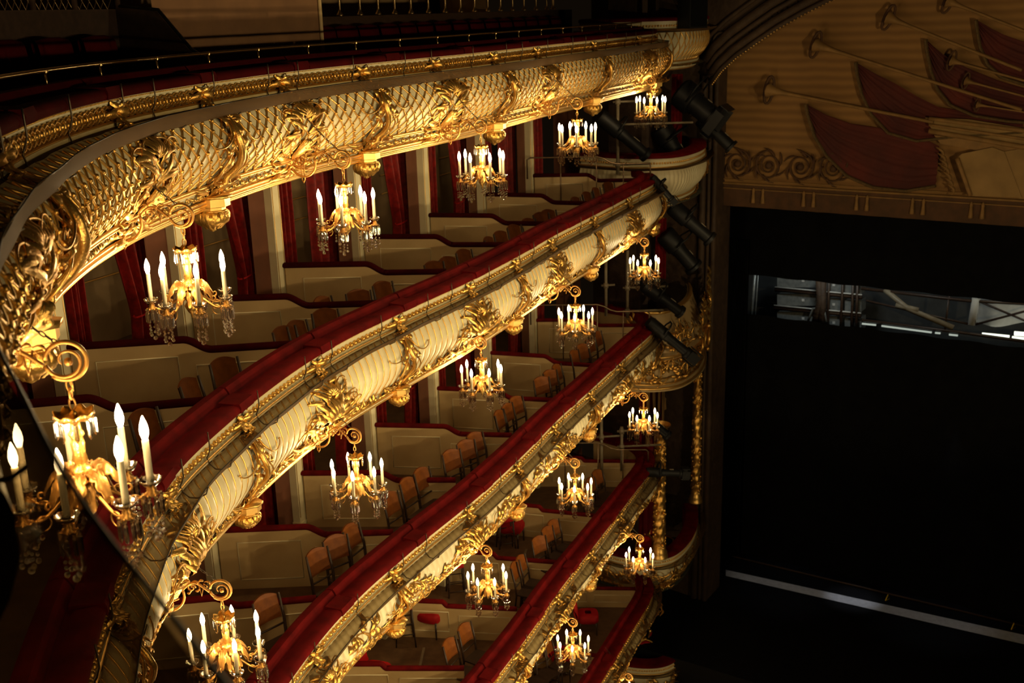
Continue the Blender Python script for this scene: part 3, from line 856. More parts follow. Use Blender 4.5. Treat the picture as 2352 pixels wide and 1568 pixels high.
def make_armchair():
    root = thing('velvet_chair', '', 'chair')
    mb = MB(); rows = []
    mb.grid([[(x*sx, y*sy+.0, z) for x, y in [(.24*cos(a)*(abs(cos(a))**-.5 if abs(cos(a)) > .1 else 1), .24*sin(a)*(abs(sin(a))**-.5 if abs(sin(a)) > .1 else 1)) for a in [2*pi*j/16+.1 for j in range(16)]]] for (sx, sy, z) in ((.9, .9, .30), (1, 1, .34), (1, 1, .42), (.9, .9, .47), (.3, .3, .49))], close_v=True)
    mb.obj('seat', M['seat_red'], root)
    mb = MB(); rows = []
    for i in range(9):
        a = pi*i/8; x = .23*cos(a); zz = .62+.30*sin(a)**.6
        rows.append([(x, -.22, .45), (x, -.25, (.45+zz)/2), (x, -.29, zz), (x, -.34, zz), (x, -.32, (.45+zz)/2), (x, -.28, .45)])
    mb.grid(rows, close_v=True); mb.obj('backrest', M['seat_red'], root)
    for x in (-.19, .19):
        for y in (-.19, .19):
            mb = MB(); mb.tube([(x, y, 0), (x*.95, y*.95, .33)], [.014, .022], 6); mb.obj('leg', M['dark_wood'], root)
    return root
ac0 = make_armchair(); first = True
for (px, py, k, rz, lab) in [(972, 1362, 3, -2.0, 'red velvet chair half hidden below the third balcony front, beside the left stool'), (1098, 1246, 3, -2.0, 'red velvet chair half hidden behind the front corbel beside the middle stool'), (845, 1495, 3, -1.9, 'red velvet chair nearest the bottom edge below the third balcony'), (1172, 1170, 3, -1.9, 'red velvet chair farthest along under the third balcony front'),
                             (1345, 1480, 4, -1.5, 'red velvet chair in the lowest balcony beside the hanging light'), (1440, 1400, 4, -1.6, 'dim red velvet chair at the end box of the lowest balcony')]:
    z = TIERS[k]['zf']; p = at_h(px, py, EYE-(z+.75)); q = R.near(p[0], p[1]); t = R.tan(q); c = R.pt(q)
    p = R.pt(q, max(-2.0, min(-1.15, (p[0]-c[0])*t.y-(p[1]-c[1])*t.x)))
    if first: o = ac0; o.location = (p[0], p[1], z); o.rotation_euler = (0, 0, rz); o['label'] = lab; first = False
    else: o = dup(ac0, (p[0], p[1], z), rz, lab)
    o['group'] = 'red velvet chairs in the lower boxes'
# low wooden steps with a metal nosing inside the boxes
for k, idx in ((2, range(1, 7)), (3, range(3, 7))):
    for n, i in enumerate(idx):
        (a, b) = PART[i]; (a2, b2) = PART[i+1]; zf = TIERS[k]['zf']
        ctr = (b[0]*.55+a[0]*.45, b[1]*.55+a[1]*.45+.75)
        rz = atan2(a[1]-b[1], a[0]-b[0])
        root = thing('box_step', f'low dark wooden step with pale edge, {ORD[n]} from the left, {TNAME[k]} floor', 'step', (ctr[0], ctr[1], zf), rz)
        mb = MB(); mb.box((0, 0, .07), (1.1, 1.2, .14)); mb.obj('platform', M['floor_wood'], root, smooth=False)
        mb = MB(); mb.box((.56, 0, .145), (.04, 1.2, .015)); mb.obj('nosing', M['pole'], root, smooth=False)

# ------------------------------------------------------------------ chandeliers and their wall brackets
NARM = 7
def make_chandelier(detail):
    root = thing('chandelier', '', 'chandelier')        # origin: centre of the ring of drip pans
    mb = MB()
    prof = [(.004, .40), (.018, .385), (.012, .37), (.03, .36), (.02, .345), (.024, .31), (.034, .29), (.022, .27), (.03, .25), (.026, .20), (.033, .17), (.022, .15), (.04, .13), (.048, .115), (.035, .09), (.05, .07), (.06, .05), (.045, .02), (.03, -.02), (.05, -.05), (.03, -.09), (.012, -.11), (.004, -.14)]
    mb.lathe(prof, 14, (0, 0, 0), 7, .08); mb.obj('stem', M['gold'], root)
    # crown dish with a scalloped rim
    mb = MB(); rows = []
    for r, z in ((.015, .375), (.045, .365), (.07, .372), (.082, .392), (.086, .39), (.07, .36), (.04, .352), (.015, .355)):
        rows.append([((r+.006*cos(8*a)*(r > .06))*cos(a), (r+.006*cos(8*a)*(r > .06))*sin(a), z+.008*cos(8*a)*(r > .06)) for a in [2*pi*j/48 for j in range(48)]])
    mb.grid(rows, close_v=True); crown = mb.obj('crown', M['gold'], root)
    def prism(mb, x, y, z, L, r=.0075):
        rows = []
        for rr, zz in ((.001, 0), (r, -.012), (r*1.05, -L+.016), (.001, -L)):
            rows.append([(x+rr*cos(2*pi*j/6), y+rr*sin(2*pi*j/6), z+zz) for j in range(6)])
        mb.grid(rows, close_v=True)
    def drop(mb, x, y, z, r): mb.ball((x, y, z), r, 8, 5)
    mb = MB()
    pr_ = MB(); drop(pr_, 0, 0, 0, .0095); prism(pr_, 0, 0, -.011, .094, .0105); prism_me = set_mat(pr_.mesh('crystal_prism', smooth=False), 'crystal')
    sg = MB(); z = 0
    for r in (.0085, .010, .014): z -= r+.004; drop(sg, 0, 0, z, r); z -= r+.004
    string_me = set_mat(sg.mesh('crystal_pendant', smooth=False), 'crystal')
    sg = MB(); z = 0
    for r in (.009, .011, .018): z -= r+.009; drop(sg, 0, 0, z, r); z -= r+.009
    long_me = set_mat(sg.mesh('crystal_pendant', smooth=False), 'crystal')
    for j in range(8):
        a = 2*pi*(j+.5)/8
        if detail: link('crystal_prism', prism_me, crown, (.08*cos(a), .08*sin(a), .375))
        else: drop(mb, .08*cos(a), .08*sin(a), .375, .008); prism(mb, .08*cos(a), .08*sin(a), .365, .085, .009)
    if not detail: mb.obj('crystal_fringe', M['crystal'], crown, smooth=False)['kind'] = 'stuff'
    # hook and links
    mb = MB(); 
    for z0, ax in ((.43, 0), (.475, 1), (.515, 0)):
        mb.tube([((.013*cos(t) if ax == 0 else 0), (.013*cos(t) if ax else 0), z0+.028*sin(t)) for t in [2*pi*j/12 for j in range(13)]], .0045, 5, caps=False)
    mb.obj('hanging_links', M['bracket'], root)
    # spreading canopy of fluted acanthus leaves
    mb = MB(); nl = 8
    for j in range(nl*2):
        a = 2*pi*(j+.5)/(nl*2); big = j % 2 == 0; Lr = .165 if big else .115; rows = []
        n = 16
        for i in range(n+1):
            t = i/n; r = .028+Lr*t-(.018*max(0, t-.85)/.15 if big else 0); z = (.085 if big else .05)+.06*sin(pi*min(1, t*1.05))-.10*t*t+.10*max(0, t-.82)
            w = (.040 if big else .028)*(sin(pi*(t*.82+.12))**.8)*(.62+.38*abs(cos(4.5*pi*t)))
            rows.append([(cos(a)*r-sin(a)*w*c, sin(a)*r+cos(a)*w*c, z+hh*w) for c, hh in ((-1, -.7), (-.75, .0), (-.5, -.4), (-.25, .35), (0, -.15), (.25, .35), (.5, -.4), (.75, .0), (1, -.7))])
        mb.grid(rows)
        if big:
            e = rows[-1][4]; mb.tube([(cos(a)*(Lr+.02+.014*sin(q)), sin(a)*(Lr+.02+.014*sin(q)), e[2]+.012-.016*cos(q)) for q in [k*.5 for k in range(9)]], [.008-.0006*k for k in range(9)], 5)
    mb.obj('leaf_cluster', M['bracket'], root)
    armm = MB(); pts = []; rad = []
    for i in range(20):
        t = i/19
        pts.append((.03+.25*t, 0, .0+.05*sin(2.6*t+.3)-.13*sin(pi*t)*t+.0-.035*t)); rad.append(.010-.003*t)
    armm.tube(pts, rad, 6)
    armm.tube([(.20+.035*cos(t), 0, -.075+.035*sin(t)) for t in [-.5+i*.4 for i in range(14)]], [.007-.0003*i for i in range(14)], 5)
    armm.lathe([(.004, -.045), (.03, -.05), (.035, -.042), (.018, -.03), (.024, -.02), (.014, -.01), (.02, 0)], 9, (.28, 0, 0))
    for jj in range(6):
        a = 2*pi*jj/6
        armm.ball((.28+.034*cos(a), .034*sin(a), -.045), .008, 5, 3)
    arm_me = set_mat(armm.mesh('arm'), 'bracket')
    pm = MB(); rows = []
    for r, z in ((.014, .002), (.03, .004), (.042, .016), (.050, .030), (.052, .031), (.044, .012), (.03, -.002), (.012, -.004)):
        rows.append([(r*(1+.05*cos(12*a)*(r > .035))*cos(a), r*(1+.05*cos(12*a)*(r > .035))*sin(a), z+.003*cos(12*a)*(r > .04)) for a in [2*pi*j/36 for j in range(36)]])
    pm.grid(rows, close_v=True); pan_me = set_mat(pm.mesh('drip_pan'), 'crystal')
    cm = MB(); cm.lathe([(.001, 0), (.0165, 0), (.0155, .05), (.0155, .212), (.012, .216), (.001, .216)], 12); candle_me = set_mat(cm.mesh('candle'), 'candle')
    bm_ = MB(); bm_.lathe([(.010, .214), (.013, .222), (.0195, .245), (.0205, .262), (.017, .288), (.009, .312), (.004, .326), (.001, .33)], 12); bulb_me = set_mat(bm_.mesh('bulb'), 'bulb')
    fm = MB()
    for j in range(8):
        a = 2*pi*j/8; x, y = .042*cos(a), .042*sin(a)
        drop(fm, x, y, -.050, .0095); prism(fm, x, y, -.062, .088 if j % 2 else .10, .0105)
    for j in range(4):
        a = 2*pi*(j+.5)/4; x, y = .036*cos(a), .036*sin(a); z = -.165
        for r in (.0085, .010, .014):
            z -= r+.004; drop(fm, x, y, z, r); z -= r+.004
    z = -.165
    for r in (.009, .011, .018): z -= r+.009; drop(fm, 0, 0, z, r); z -= r+.009
    fr_me = set_mat(fm.mesh('crystal_fringe', smooth=False), 'crystal')
    for j in range(NARM):
        a = 2*pi*(j+.35)/NARM; x, y = .28*cos(a), .28*sin(a)
        link('arm', arm_me, root, (0, 0, 0), a)
        p = link('drip_pan', pan_me, root, (x, y, 0))
        if detail:
            for i in range(8): b = 2*pi*i/8; link('crystal_prism', prism_me, p, (.042*cos(b), .042*sin(b), -.050))
            for i in range(4): b = 2*pi*(i+.5)/4; link('crystal_pendant', string_me, p, (.036*cos(b), .036*sin(b), -.165))
            link('crystal_pendant', long_me, p, (0, 0, -.165))
        else: link('crystal_fringe', fr_me, p)['kind'] = 'stuff'
        c = link('candle', candle_me, root, (x, y, .004), a); link('bulb', bulb_me, c)
    return root
chands = {True: [make_chandelier(True), True], False: [make_chandelier(False), True]}
NEAR_ONES = {(0, 0), (0, 1), (0, 2), (0, 3), (1, 1), (1, 2), (1, 3), (2, 3)}
# crystal pendants below the middle of the frame
LIGHT_COL = (1.0, .73, .36); WATT = 5.6
def lamp(parent, loc, watt, rad=.016):
    ld = LAMPS.get((watt, rad))
    if ld is None:
        ld = bpy.data.lights.new('bulb_or_fill_light', 'POINT'); ld.energy = watt; ld.color = LIGHT_COL; ld.shadow_soft_size = rad; LAMPS[(watt, rad)] = ld
    o = bpy.data.objects.new('bulb_or_fill_light', ld); C.objects.link(o); o.location = loc; o.parent = parent
    return o
LAMPS = {}
def make_bracket():
    """gilded scroll arm in the plane X = outward, Z = up; origin at the front's lower edge; hook ring centre at (.60, .0)"""
    root = thing('chandelier_bracket', '', 'bracket')
    mb = MB()
    ring = lambda cx, cz, r, a0, a1, n=26, shrink=0.: [(cx+r*(1-shrink*i/n)*cos(a0+(a1-a0)*i/n), 0, cz+r*(1-shrink*i/n)*sin(a0+(a1-a0)*i/n)) for i in range(n+1)]
    mb.tube(ring(.17, -.02, .135, pi*.85, 2*pi+.35), .011, 6)
    mb.tube(ring(.12, .02, .075, 0, 2*pi*.95), .009, 6)
    for i in range(8):
        a = 2*pi*i/8; mb.ball((.12+.042*cos(a), 0, .02+.042*sin(a)), .018, 6, 4, (1, .6, 1))
    mb.ball((.12, 0, .02), .024, 7, 5)
    # vertical bars and pointed drop
    for x in (.145, .175): mb.tube([(x, 0, .03), (x, 0, -.185)], .007, 5)
    mb.tube([(.145, 0, -.185), (.16, 0, -.215), (.175, 0, -.185)], .007, 5)
    mb.tube([(.06, 0, -.05), (.11, 0, -.075), (.20, 0, -.075), (.26, 0, -.05)], .006, 5)
    # s-curve arm to the outer ring
    pts = [(.30, 0, .03)]
    for i in range(24):
        t = i/23; pts.append((.30+.21*t, 0, .03+.055*sin(pi*1.2*t)+.01*t))
    mb.tube(pts, .010, 6)
    mb.tube(ring(.60, .02, .085, pi*.95, -pi*.75, 24), .011, 6)
    mb.tube(ring(.60, .02, .085, pi*1.05, pi*3.2, 34, .75), [.011-.0002*i for i in range(35)], 6)
    mb.ball((.61, 0, .015), .02, 6, 4)
    for (x, z, a) in ((.36, .09, 1.2), (.42, .07, .6), (.33, .0, -.8), (.24, .08, 2.2), (.26, -.02, .7), (.47, .10, 1.9), (.40, .02, -.9), (.52, .07, .9), (.06, .07, 2.0), (.03, -.06, 3.6), (.30, .10, .4)):
        mb.tube([(x+.05*t*cos(a+1.8*t), 0, z+.05*t*sin(a+1.8*t)) for t in (0, .2, .4, .6, .8, 1)], [.006, .011, .014, .011, .007, .003], 6, flat=.6)
    mb.tube(ring(.37, .045, .035, 0, 2*pi*1.3, 22, .7), .007, 5)
    mb.tube([(.43, 0, .085), (.445, 0, -.03), (.475, 0, .08), (.50, 0, .05)], .0065, 5)
    mb.obj('scroll_arm', M['bracket'], root)
    mb = MB()
    for i in range(9):
        a = 2*pi*i/9
        mb.tube([(.02, .02*cos(a), .02*sin(a)), (.05, .06*cos(a), .06*sin(a)), (.02, .09*cos(a), .09*sin(a))], [.012, .016, .006], 6)
    mb.ball((.03, 0, 0), .035, 8, 6); mb.obj('rosette', M['gold'], root)
    # stay chain up to the front
    mb = MB(); a = Vector((.58, 0, .10)); b = Vector((.08, 0, .62)); n = 22
    for i in range(n):
        p = a.lerp(b, (i+.5)/n); p.z -= .03*sin(pi*(i+.5)/n); d = (b-a).normalized(); s = Vector((0, 1, 0)) if i % 2 else d.cross(Vector((0, 1, 0)))
        mb.tube([tuple(p+d*(.018*cos(t))+s*(.008*sin(t))) for t in [2*pi*j/8 for j in range(9)]], .0032, 4, caps=False)
    mb.obj('stay_chain', M['wire'], root)
    mb = MB(); mb.tube([(.60+.004*i, .003, -.06-.02*i+0*i) for i in range(0, 4)], .003, 4)
    mb.obj('hook', M['bracket'], root)
    return root
br0 = make_bracket()
for k in range(5):
    vis = [i for i in range(6) if CH_PX[k][i]]
    for n, i in enumerate(vis):
        c = at_h(*CH_PX[k][i]); pz = c[2]-.09
        lab = f'lit crystal chandelier hung below the {TNAME[k]}, {ORD[n]} from the left'
        grp = f'chandeliers of the {TNAME[k]}'
        rz = .4*i+.9*k
        pro = chands[(k, i) in NEAR_ONES]
        if pro[1]:
            ch = pro[0]; ch.location = (c[0], c[1], pz); ch.rotation_euler = (0, 0, rz); ch['label'] = lab; ch['group'] = grp; pro[1] = False
        else: ch = dup(pro[0], (c[0], c[1], pz), rz, lab, grp)
        # bracket: ends in a ring straight above the chandelier
        q = R.near(c[0]-.3, c[1]+.05); t = R.tan(q); ang = atan2(-t.x, t.y)
        nx, ny = t.y, -t.x
        bl = f'gilded scroll bracket holding the {ORD[n]} chandelier from the left below the {TNAME[k]}'
        bp = (c[0]-nx*.60, c[1]-ny*.60, pz+.605)
        if br0.get('label') == '':
            b = br0; b.location = bp; b.rotation_euler = (0, 0, ang); b['label'] = bl; b['group'] = 'gilded chandelier brackets'
        else: b = dup(br0, bp, ang, bl, 'gilded chandelier brackets')
        for j in ((0, 2, 4, 5) if True else range(NARM)):
            a = 2*pi*(j+.35)/NARM
            lamp(ch, (.28*cos(a), .28*sin(a), .268), WATT*7/4)
# unseen fill lamps added to lift the lobby behind the boxes
for k in (1, 2, 3, 4):
    for i in range(START[k], 8):
        q = WI[i]+(WI[i+1]-WI[i])*.4; lamp(None, WALL.pt(q, -1.0, TIERS[k]['zf']+2.05), 2.2, .06)
# the hall's other chandeliers, beyond the frame: real lamps at their hanging places
for (x, y, h) in [(-1.9, 3.0, 1.75), (-2.45, 4.9, 4.7), (-2.45, 8.0, 7.8), (-1.7, 11.2, 10.9), (-.45, 14.3, 10.9), (1.0, 17.2, 13.9)]:
    lamp(None, (x, y, EYE-h), WATT*7, .15)
# added fill spots in place of the facing half's chandeliers, aimed at these boxes
def fill_spot(loc, target, watt, ang):
    l = bpy.data.lights.new('fill_spot', 'SPOT'); l.energy = watt; l.color = FILL_COL; l.spot_size = ang; l.spot_blend = .35; l.shadow_soft_size = .12
    o = bpy.data.objects.new('fill_spot', l); C.objects.link(o); o.location = loc
    o.rotation_euler = (Vector(target)-Vector(loc)).to_track_quat('-Z', 'Y').to_euler()
FILL_COL = (1.0, .76, .38); FILL_W = 960.
for h, th in ((1.8, 2.6), (5.5, 7.5), (11.0, 12.8)):  # extra fill added to brighten the stage side boxes
    fill_spot((11.0, 9.0, EYE-h), (3.9, 24.6, EYE-th), 1100., .42)
for n, h in enumerate((1.5, 4.6, 7.7, 10.8, 13.8)):
    for (x, y, tx, ty) in ((8.5, 1.0, -2.6, 10.2), (11.3, 5.5, -1.6, 13.2), (12.0, 10.0, -.3, 15.8)):
        fill_spot((x, y, EYE-h), (tx, ty, EYE-h-1.), FILL_W*(.75 if n == 0 else 1), 1.1)

# ------------------------------------------------------------------ gallery behind the top rail
zr0 = TIERS[0]['zr']; zf0 = TIERS[0]['zf']
root = thing('gallery_handrail', 'thin brass handrail on short posts along the topmost balcony', 'railing', R.pt(R.s_at_y(15), -.33, zr0+.1))
off = Vector(root.location)
mb = MB(); path = [R.pt(q, -.33, zr0+.225) for q in [R.s_at_y(2.2)+.15*i for i in range(int((S_CORNER-R.s_at_y(2.2))/.15))]]
mb.tube(path, .016, 6); o = mb.obj('rail_tube', M['brass'], root); o.matrix_parent_inverse = Matrix.Translation(-off)
mb = MB(); mb.tube([(0, 0, .06), (0, 0, .30)], .010, 6); mb.lathe([(.02, .27), (.024, .29), (.02, .315)], 8); mb.lathe([(.024, .07), (.024, .085), (.01, .1)], 8)
post = set_mat(mb.mesh('post'), 'brass'); q = R.s_at_y(3.2)
while q < S_CORNER-.2:
    link('post', post, root, Vector(R.pt(q, -.33, zr0+.04))-off).scale = (.8, .8, .62); q += .93
# rows of gallery seats
def make_gallery_seat():
    root = thing('theatre_chair', '', 'chair')
    mb = MB(); rows = []
    for y, z in ((-.20, .45), (-.22, .7), (-.27, .98), (-.30, 1.02), (-.34, 1.0), (-.30, .7), (-.27, .43)):
        rows.append([(x, y-.02*(x/.25)**2, z-(.02 if abs(x) > .2 and z > .9 else 0)) for x in (-.26, -.23, -.1, .1, .23, .26)])
    mb.grid(rows, close_u=True); mb.obj('backrest', M['velvet_unlit'], root)
    mb = MB(); mb.box((0, .02, .42), (.48, .46, .12)); mb.obj('seat', M['velvet_unlit'], root, autos=30)
    for f in (-1, 1):
        mb = MB(); mb.box((f*.275, -.02, .32), (.04, .48, .64)); mb.obj('armrest', M['dark_wood'], root, smooth=False)
    return root
gs0 = make_gallery_seat(); gfirst = True
def seat_row(y0, y1, n, r, dz, word):
    global gfirst
    a, b = R.s_at_y(y0), R.s_at_y(y1)
    for i in range(n):
        q = a+(b-a)*(i+.5)/n; c = R.pt(q, r, zf0+dz); t = R.tan(q); ang = atan2(-t.x, t.y)-pi/2
        lab = f'dark red theatre chair, {ORD[i]} from the left of the {word}'
        if gfirst: o = gs0; o.location = c; o.rotation_euler = (0, 0, ang); o['label'] = lab; gfirst = False
        else: o = dup(gs0, c, ang, lab)
        o['group'] = word
seat_row(8.2, 11.3, 5, -1.55, .33, 'short upper left row')
seat_row(14.0, 22.3, 15, -1.45, .33, 'long row at top centre')
# raised floor, walls behind the gallery seats
n = 50
mb = MB(); mb.grid([[R.pt(R.s_at_y(2.)+(S_END-R.s_at_y(2.))*i/n, r, zf0+.33) for r in (-1.0, -1.9, -3.0)] for i in range(n+1)]); struct(mb.obj('floor', M['floor_wood'], smooth=False))
mb = MB(); s2 = R.s_at_y(2.)
mb.grid([[R.pt(s2+(R.s_at_y(11.55)-s2)*i/n, -2.05, z) for z in (zf0, zf0+1.60)] for i in range(n+1)]); mb.grid([[R.pt(R.s_at_y(14.0)+(S_END-.6-R.s_at_y(14.))*i/n, -1.95, z) for z in (zf0, zf0+1.46)] for i in range(n+1)])
mb.grid([[R.pt(R.s_at_y(14.0)+(S_END-.6-R.s_at_y(14.))*i/n, -1.95-w, zf0+1.46) for w in (0, .5)] for i in range(n+1)])
struct(mb.obj('wall_left', M['dark_wood'], smooth=False))
mb = MB(); mb.grid([[R.pt(R.s_at_y(11.5)+(R.s_at_y(14.05)-R.s_at_y(11.5))*i/10, -1.62, z) for z in (zf0, zf0+2.6)] for i in range(11)])
mb.grid([[R.pt(R.s_at_y(14.05), -1.62-w, z) for z in (zf0, zf0+2.6)] for w in (0, 1.2)])
struct(mb.obj('wall_left', M['gallery_wall'], smooth=False))
mb = MB(); mb.tube([R.pt(R.s_at_y(14.05), -1.61, z) for z in (zf0+.1, zf0+2.6)], .03, 4); struct(mb.obj('trim', M['cream_dim']))
mb = MB(); mb.grid([[R.pt(s2+(S_END-.3-s2)*i/n, -4.4, z) for z in (zf0-.5, zf0+4.5)] for i in range(n+1)]); struct(mb.obj('wall_back', M['olive_wall'], smooth=False))
# sloping dark screen at the end of the left seat block
root = thing('aisle_screen', 'dark sloping screen closing the left seat block beside the brown wall', 'screen', R.pt(R.s_at_y(11.5), -1.3, zf0+.12), R.rz(R.s_at_y(11.5))+pi/2)
mb = MB(); P = [(-.75, 0), (.85, 0), (.85, .75), (.45, .85), (.1, 1.05), (-.25, 1.45), (-.75, 1.5)]
for y in (-.03, .03): mb.poly([(x, y, z) for x, z in P])
mb.grid([[(x, y, z) for y in (-.03, .03)] for x, z in P+[P[0]]]); mb.obj('panel', M['dark_wood'], root, smooth=False)
mb = MB(); mb.tube([(x, 0, z+.01) for x, z in P[2:]], .022, 6); mb.obj('capping', M['black'], root)
# balustrade of the next level back
root = thing('upper_balustrade', 'row of short brass posts carrying a rail along the very top edge', 'balustrade', R.pt(R.s_at_y(18), -2.1, zf0+1.46))
off = Vector(root.location)
mb = MB(); mb.lathe([(.045, 0), (.045, .02), (.02, .05), (.016, .08), (.016, .62), (.03, .66), (.03, .70)], 8); bal = set_mat(mb.mesh('baluster'), 'brass')
q = R.s_at_y(14.2)
while q < S_CORNER+.2:
    link('baluster', bal, root, Vector(R.pt(q, -2.1, zf0+1.47))-off); q += .56
mb = MB(); mb.tube([R.pt(R.s_at_y(14.1)+.2*i, -2.1, zf0+2.18) for i in range(int((S_CORNER-R.s_at_y(14.1))/.2))], .022, 6); o = mb.obj('rail_tube', M['brass'], root); o.matrix_parent_inverse = Matrix.Translation(-off)
# lattice screen top left
root = thing('lattice_screen', 'dim gilded wire lattice screen with posts above the upper left seats', 'screen', R.pt(R.s_at_y(9), -2.05, zf0+1.60))
off = Vector(root.location); mb = MB(); s3, s4 = R.s_at_y(6.5), R.s_at_y(11.5); N_ = int((s4-s3)/.09)
for i in range(N_):
    for f in (1, -1):
        mb.tube([R.pt(s3+.09*(i+f*t*4), -2.05, zf0+1.60+.6*t) for t in (0, .25, .5, .75, 1)], .006, 4, caps=False)
o = mb.obj('wire_lattice', M['brass'], root); o.matrix_parent_inverse = Matrix.Translation(-off)
for i in range(10):
    mb = MB(); q = s3+(s4-s3)*i/9; mb.tube([R.pt(q, -2.04, zf0+1.60), R.pt(q, -2.04, zf0+2.4)], .035, 6); o = mb.obj('post', M['dark_wood'], root); o.matrix_parent_inverse = Matrix.Translation(-off)

# handrails in the last box of each tier
for k in (1, 2, 3):
    zr = TIERS[k]['zr']; a, b = PART[7]; A = Vector((a[0], a[1], 0)); B = Vector((b[0], b[1], 0))
    root = thing('box_handrail', f'slim bronze handrail stepping down over the end box of the {TNAME[k]}', 'railing', (A.x, A.y, zr)); off = Vector(root.location)
    P = lambda f, z, dy=-.25: (B.x+(A.x-B.x)*f, B.y+(A.y-B.y)*f+dy, zr+z)
    mb = MB(); mb.tube([P(.0, .10), P(0, .5), P(.03, .54), P(.62, .54), P(.68, .5), P(.74, .42), P(.80, .38), P(1.08, .38), P(1.1, .34), P(1.1, .0)], .016, 6)
    o = mb.obj('rail_tube', M['bronze'], root); o.matrix_parent_inverse = Matrix.Translation(-off)
    for f, z in ((.3, .54), (.62, .54), (.86, .38)):
        mb = MB(); mb.tube([P(f, -.7), P(f, z)], .014, 6); o = mb.obj('post', M['bronze'], root); o.matrix_parent_inverse = Matrix.Translation(-off)

# ------------------------------------------------------------------ proscenium boxes
QC = Curve([(1.6, 24.9), (2.35, 24.25), (3.05, 24.0), (3.66, 24.12), (4.14, 24.75), (4.50, 25.6), (4.68, 26.5), (4.7, 27.0)])
def bowl(h, H, kind, label, cream=True):
    zr = EYE-h; root = thing('stage_box', label, 'theatre box', QC.pt(QC.len*.5, 0, zr-H)); off = Vector(root.location)
    def put(mb, name, mat, **kw):
        o = mb.obj(name, mat, None, **kw); o.parent = root; o.matrix_parent_inverse = Matrix.Translation(-off); return o
    s0, s1 = .05, QC.len-.05
    f = H
    pr = [(0, 0), (.14*f, -.01), (.17*f, .03), (.2*f, .02), (.22*f, 0), (.35*f, .04), (.5*f, .02), (.66*f, -.08), (.8*f, -.22), (.83*f, -.18), (.96*f, -.24), (1.0*f, -.34)]
    mb = MB(); sweep(mb, QC, s0, s1, [(r, zr-v) for v, r in pr], .02 if kind == 'rib' else .08, fn=(lambda q, z: .015*abs(sin(q*pi/.11)) if .22*f < zr-z < .8*f else 0) if kind == 'rib' else None); put(mb, 'bowl_front', M['cream'], autos=40)
    mb = MB(); za = zr
    sweep(mb, QC, s0, s1, [(.03, za), (.03, za+.05), (-.02, za+.075), (-.3, za+.08), (-.33, za)], .08, closed=True); put(mb, 'armrest_pad', M['velvet'], autos=50)
    mb = MB()
    for v, rr in ((.17*f, .015), (.815*f, .02), (.98*f, .02)):
        sweep(mb, QC, s0, s1, [(prof_r(pr, v)+rr*cos(a), zr-v+rr*sin(a)) for a in (-1.7, -.6, .6, 1.7)], .08)
    q = s0
    while q < s1: mb.ball(QC.pt(q, -.005, zr-.09*f), .026, 6, 4); q += .06
    put(mb, 'gilded_moulding', M['gold_soft'])
    mb = MB(); sweep(mb, QC, s0, s1, [(.03, zr-.19*f), (.10, zr-.22*f), (.18, zr-.19*f), (.21, zr-.15*f)], .08, fn=lambda q, z: .01*sin(q*6)); put(mb, 'safety_net', M['net'])
    if kind == 'lattice':
        mb = MB(); W = .17; va, vb = .22*f, .8*f
        for j in range(-4, int((s1-s0)/W)+5):
            for g in (1, -1):
                path = [QC.pt(s0+(j+g*1.6*t)*W, prof_r(pr, va+(vb-va)*t)+.012, zr-(va+(vb-va)*t)) for t in [i/8 for i in range(9)] if s0 < s0+(j+g*1.6*t)*W < s1]
                if len(path) > 2: mb.tube(path, .012, 4, caps=False)
        put(mb, 'gilded_lattice', M['gold_soft'])
    vine = set_mat(orn_vine(pr, H, .5, int(h*10)), 'gold') if kind != 'lattice' else None
    q = s0+.4; 
    lowb = None
    if kind != 'lattice':
        dens = .55 if kind == 'full' else 1.1
        while q < s1-.3:
            if kind == 'full' or q > s1-1.3:
                o = link('foliage_relief', vine, root, Vector(QC.pt(q, 0, zr))-off, QC.rz(q))
            q += dens
    o = Orn(pr)
    for i in range(24):
        u = -.5+i/23; o.leaf(u, .93*f, -1.57+(.7 if i % 2 else -.7), .11*f, .02, .8 if i % 2 else -.8, .02, 7); o.ball(o.m(u, .9*f, .01), .013, 5, 3)
    bandm = set_mat(o.mesh('palmette_band'), 'gold'); q = s0+.5
    while q < s1-.4: link('palmette_band', bandm, root, Vector(QC.pt(q, 0, zr))-off, QC.rz(q)); q += 1.0
    # box floor
    mb = MB(); n = 20
    mb.grid([[QC.pt(s0+(s1-s0)*i/n, r, zr-H+.1) for r in (-.05, -.5, -1.0, -1.3)] for i in range(n+1)]); mb.poly([QC.pt(s0+(s1-s0)*i/n, -1.3, zr-H+.1) for i in range(n+1)])
    put(mb, 'box_floor', M['carpet_grey'], smooth=False)
    mb = MB(); mb.grid([[QC.pt(s0+(s1-s0)*i/n, -.32, z) for z in (zr, zr-H+.1)] for i in range(n+1)]); put(mb, 'parapet_lining', M['velvet_dark'])
    return root, zr, H
bowl(.30, 1.02, 'lattice', 'topmost stage side box with gold lattice bowl under the black loudspeaker')
bowl(3.13, 1.12, 'rib', 'second stage side box with ribbed cream bowl and black spotlights above')
bowl(12.65, 1.0, 'full', 'gold encrusted stage side box with grey carpet between two gilded columns')
bowl(15.6, 1.0, 'full', 'lowest stage side box with gold front just above the white pier panel')

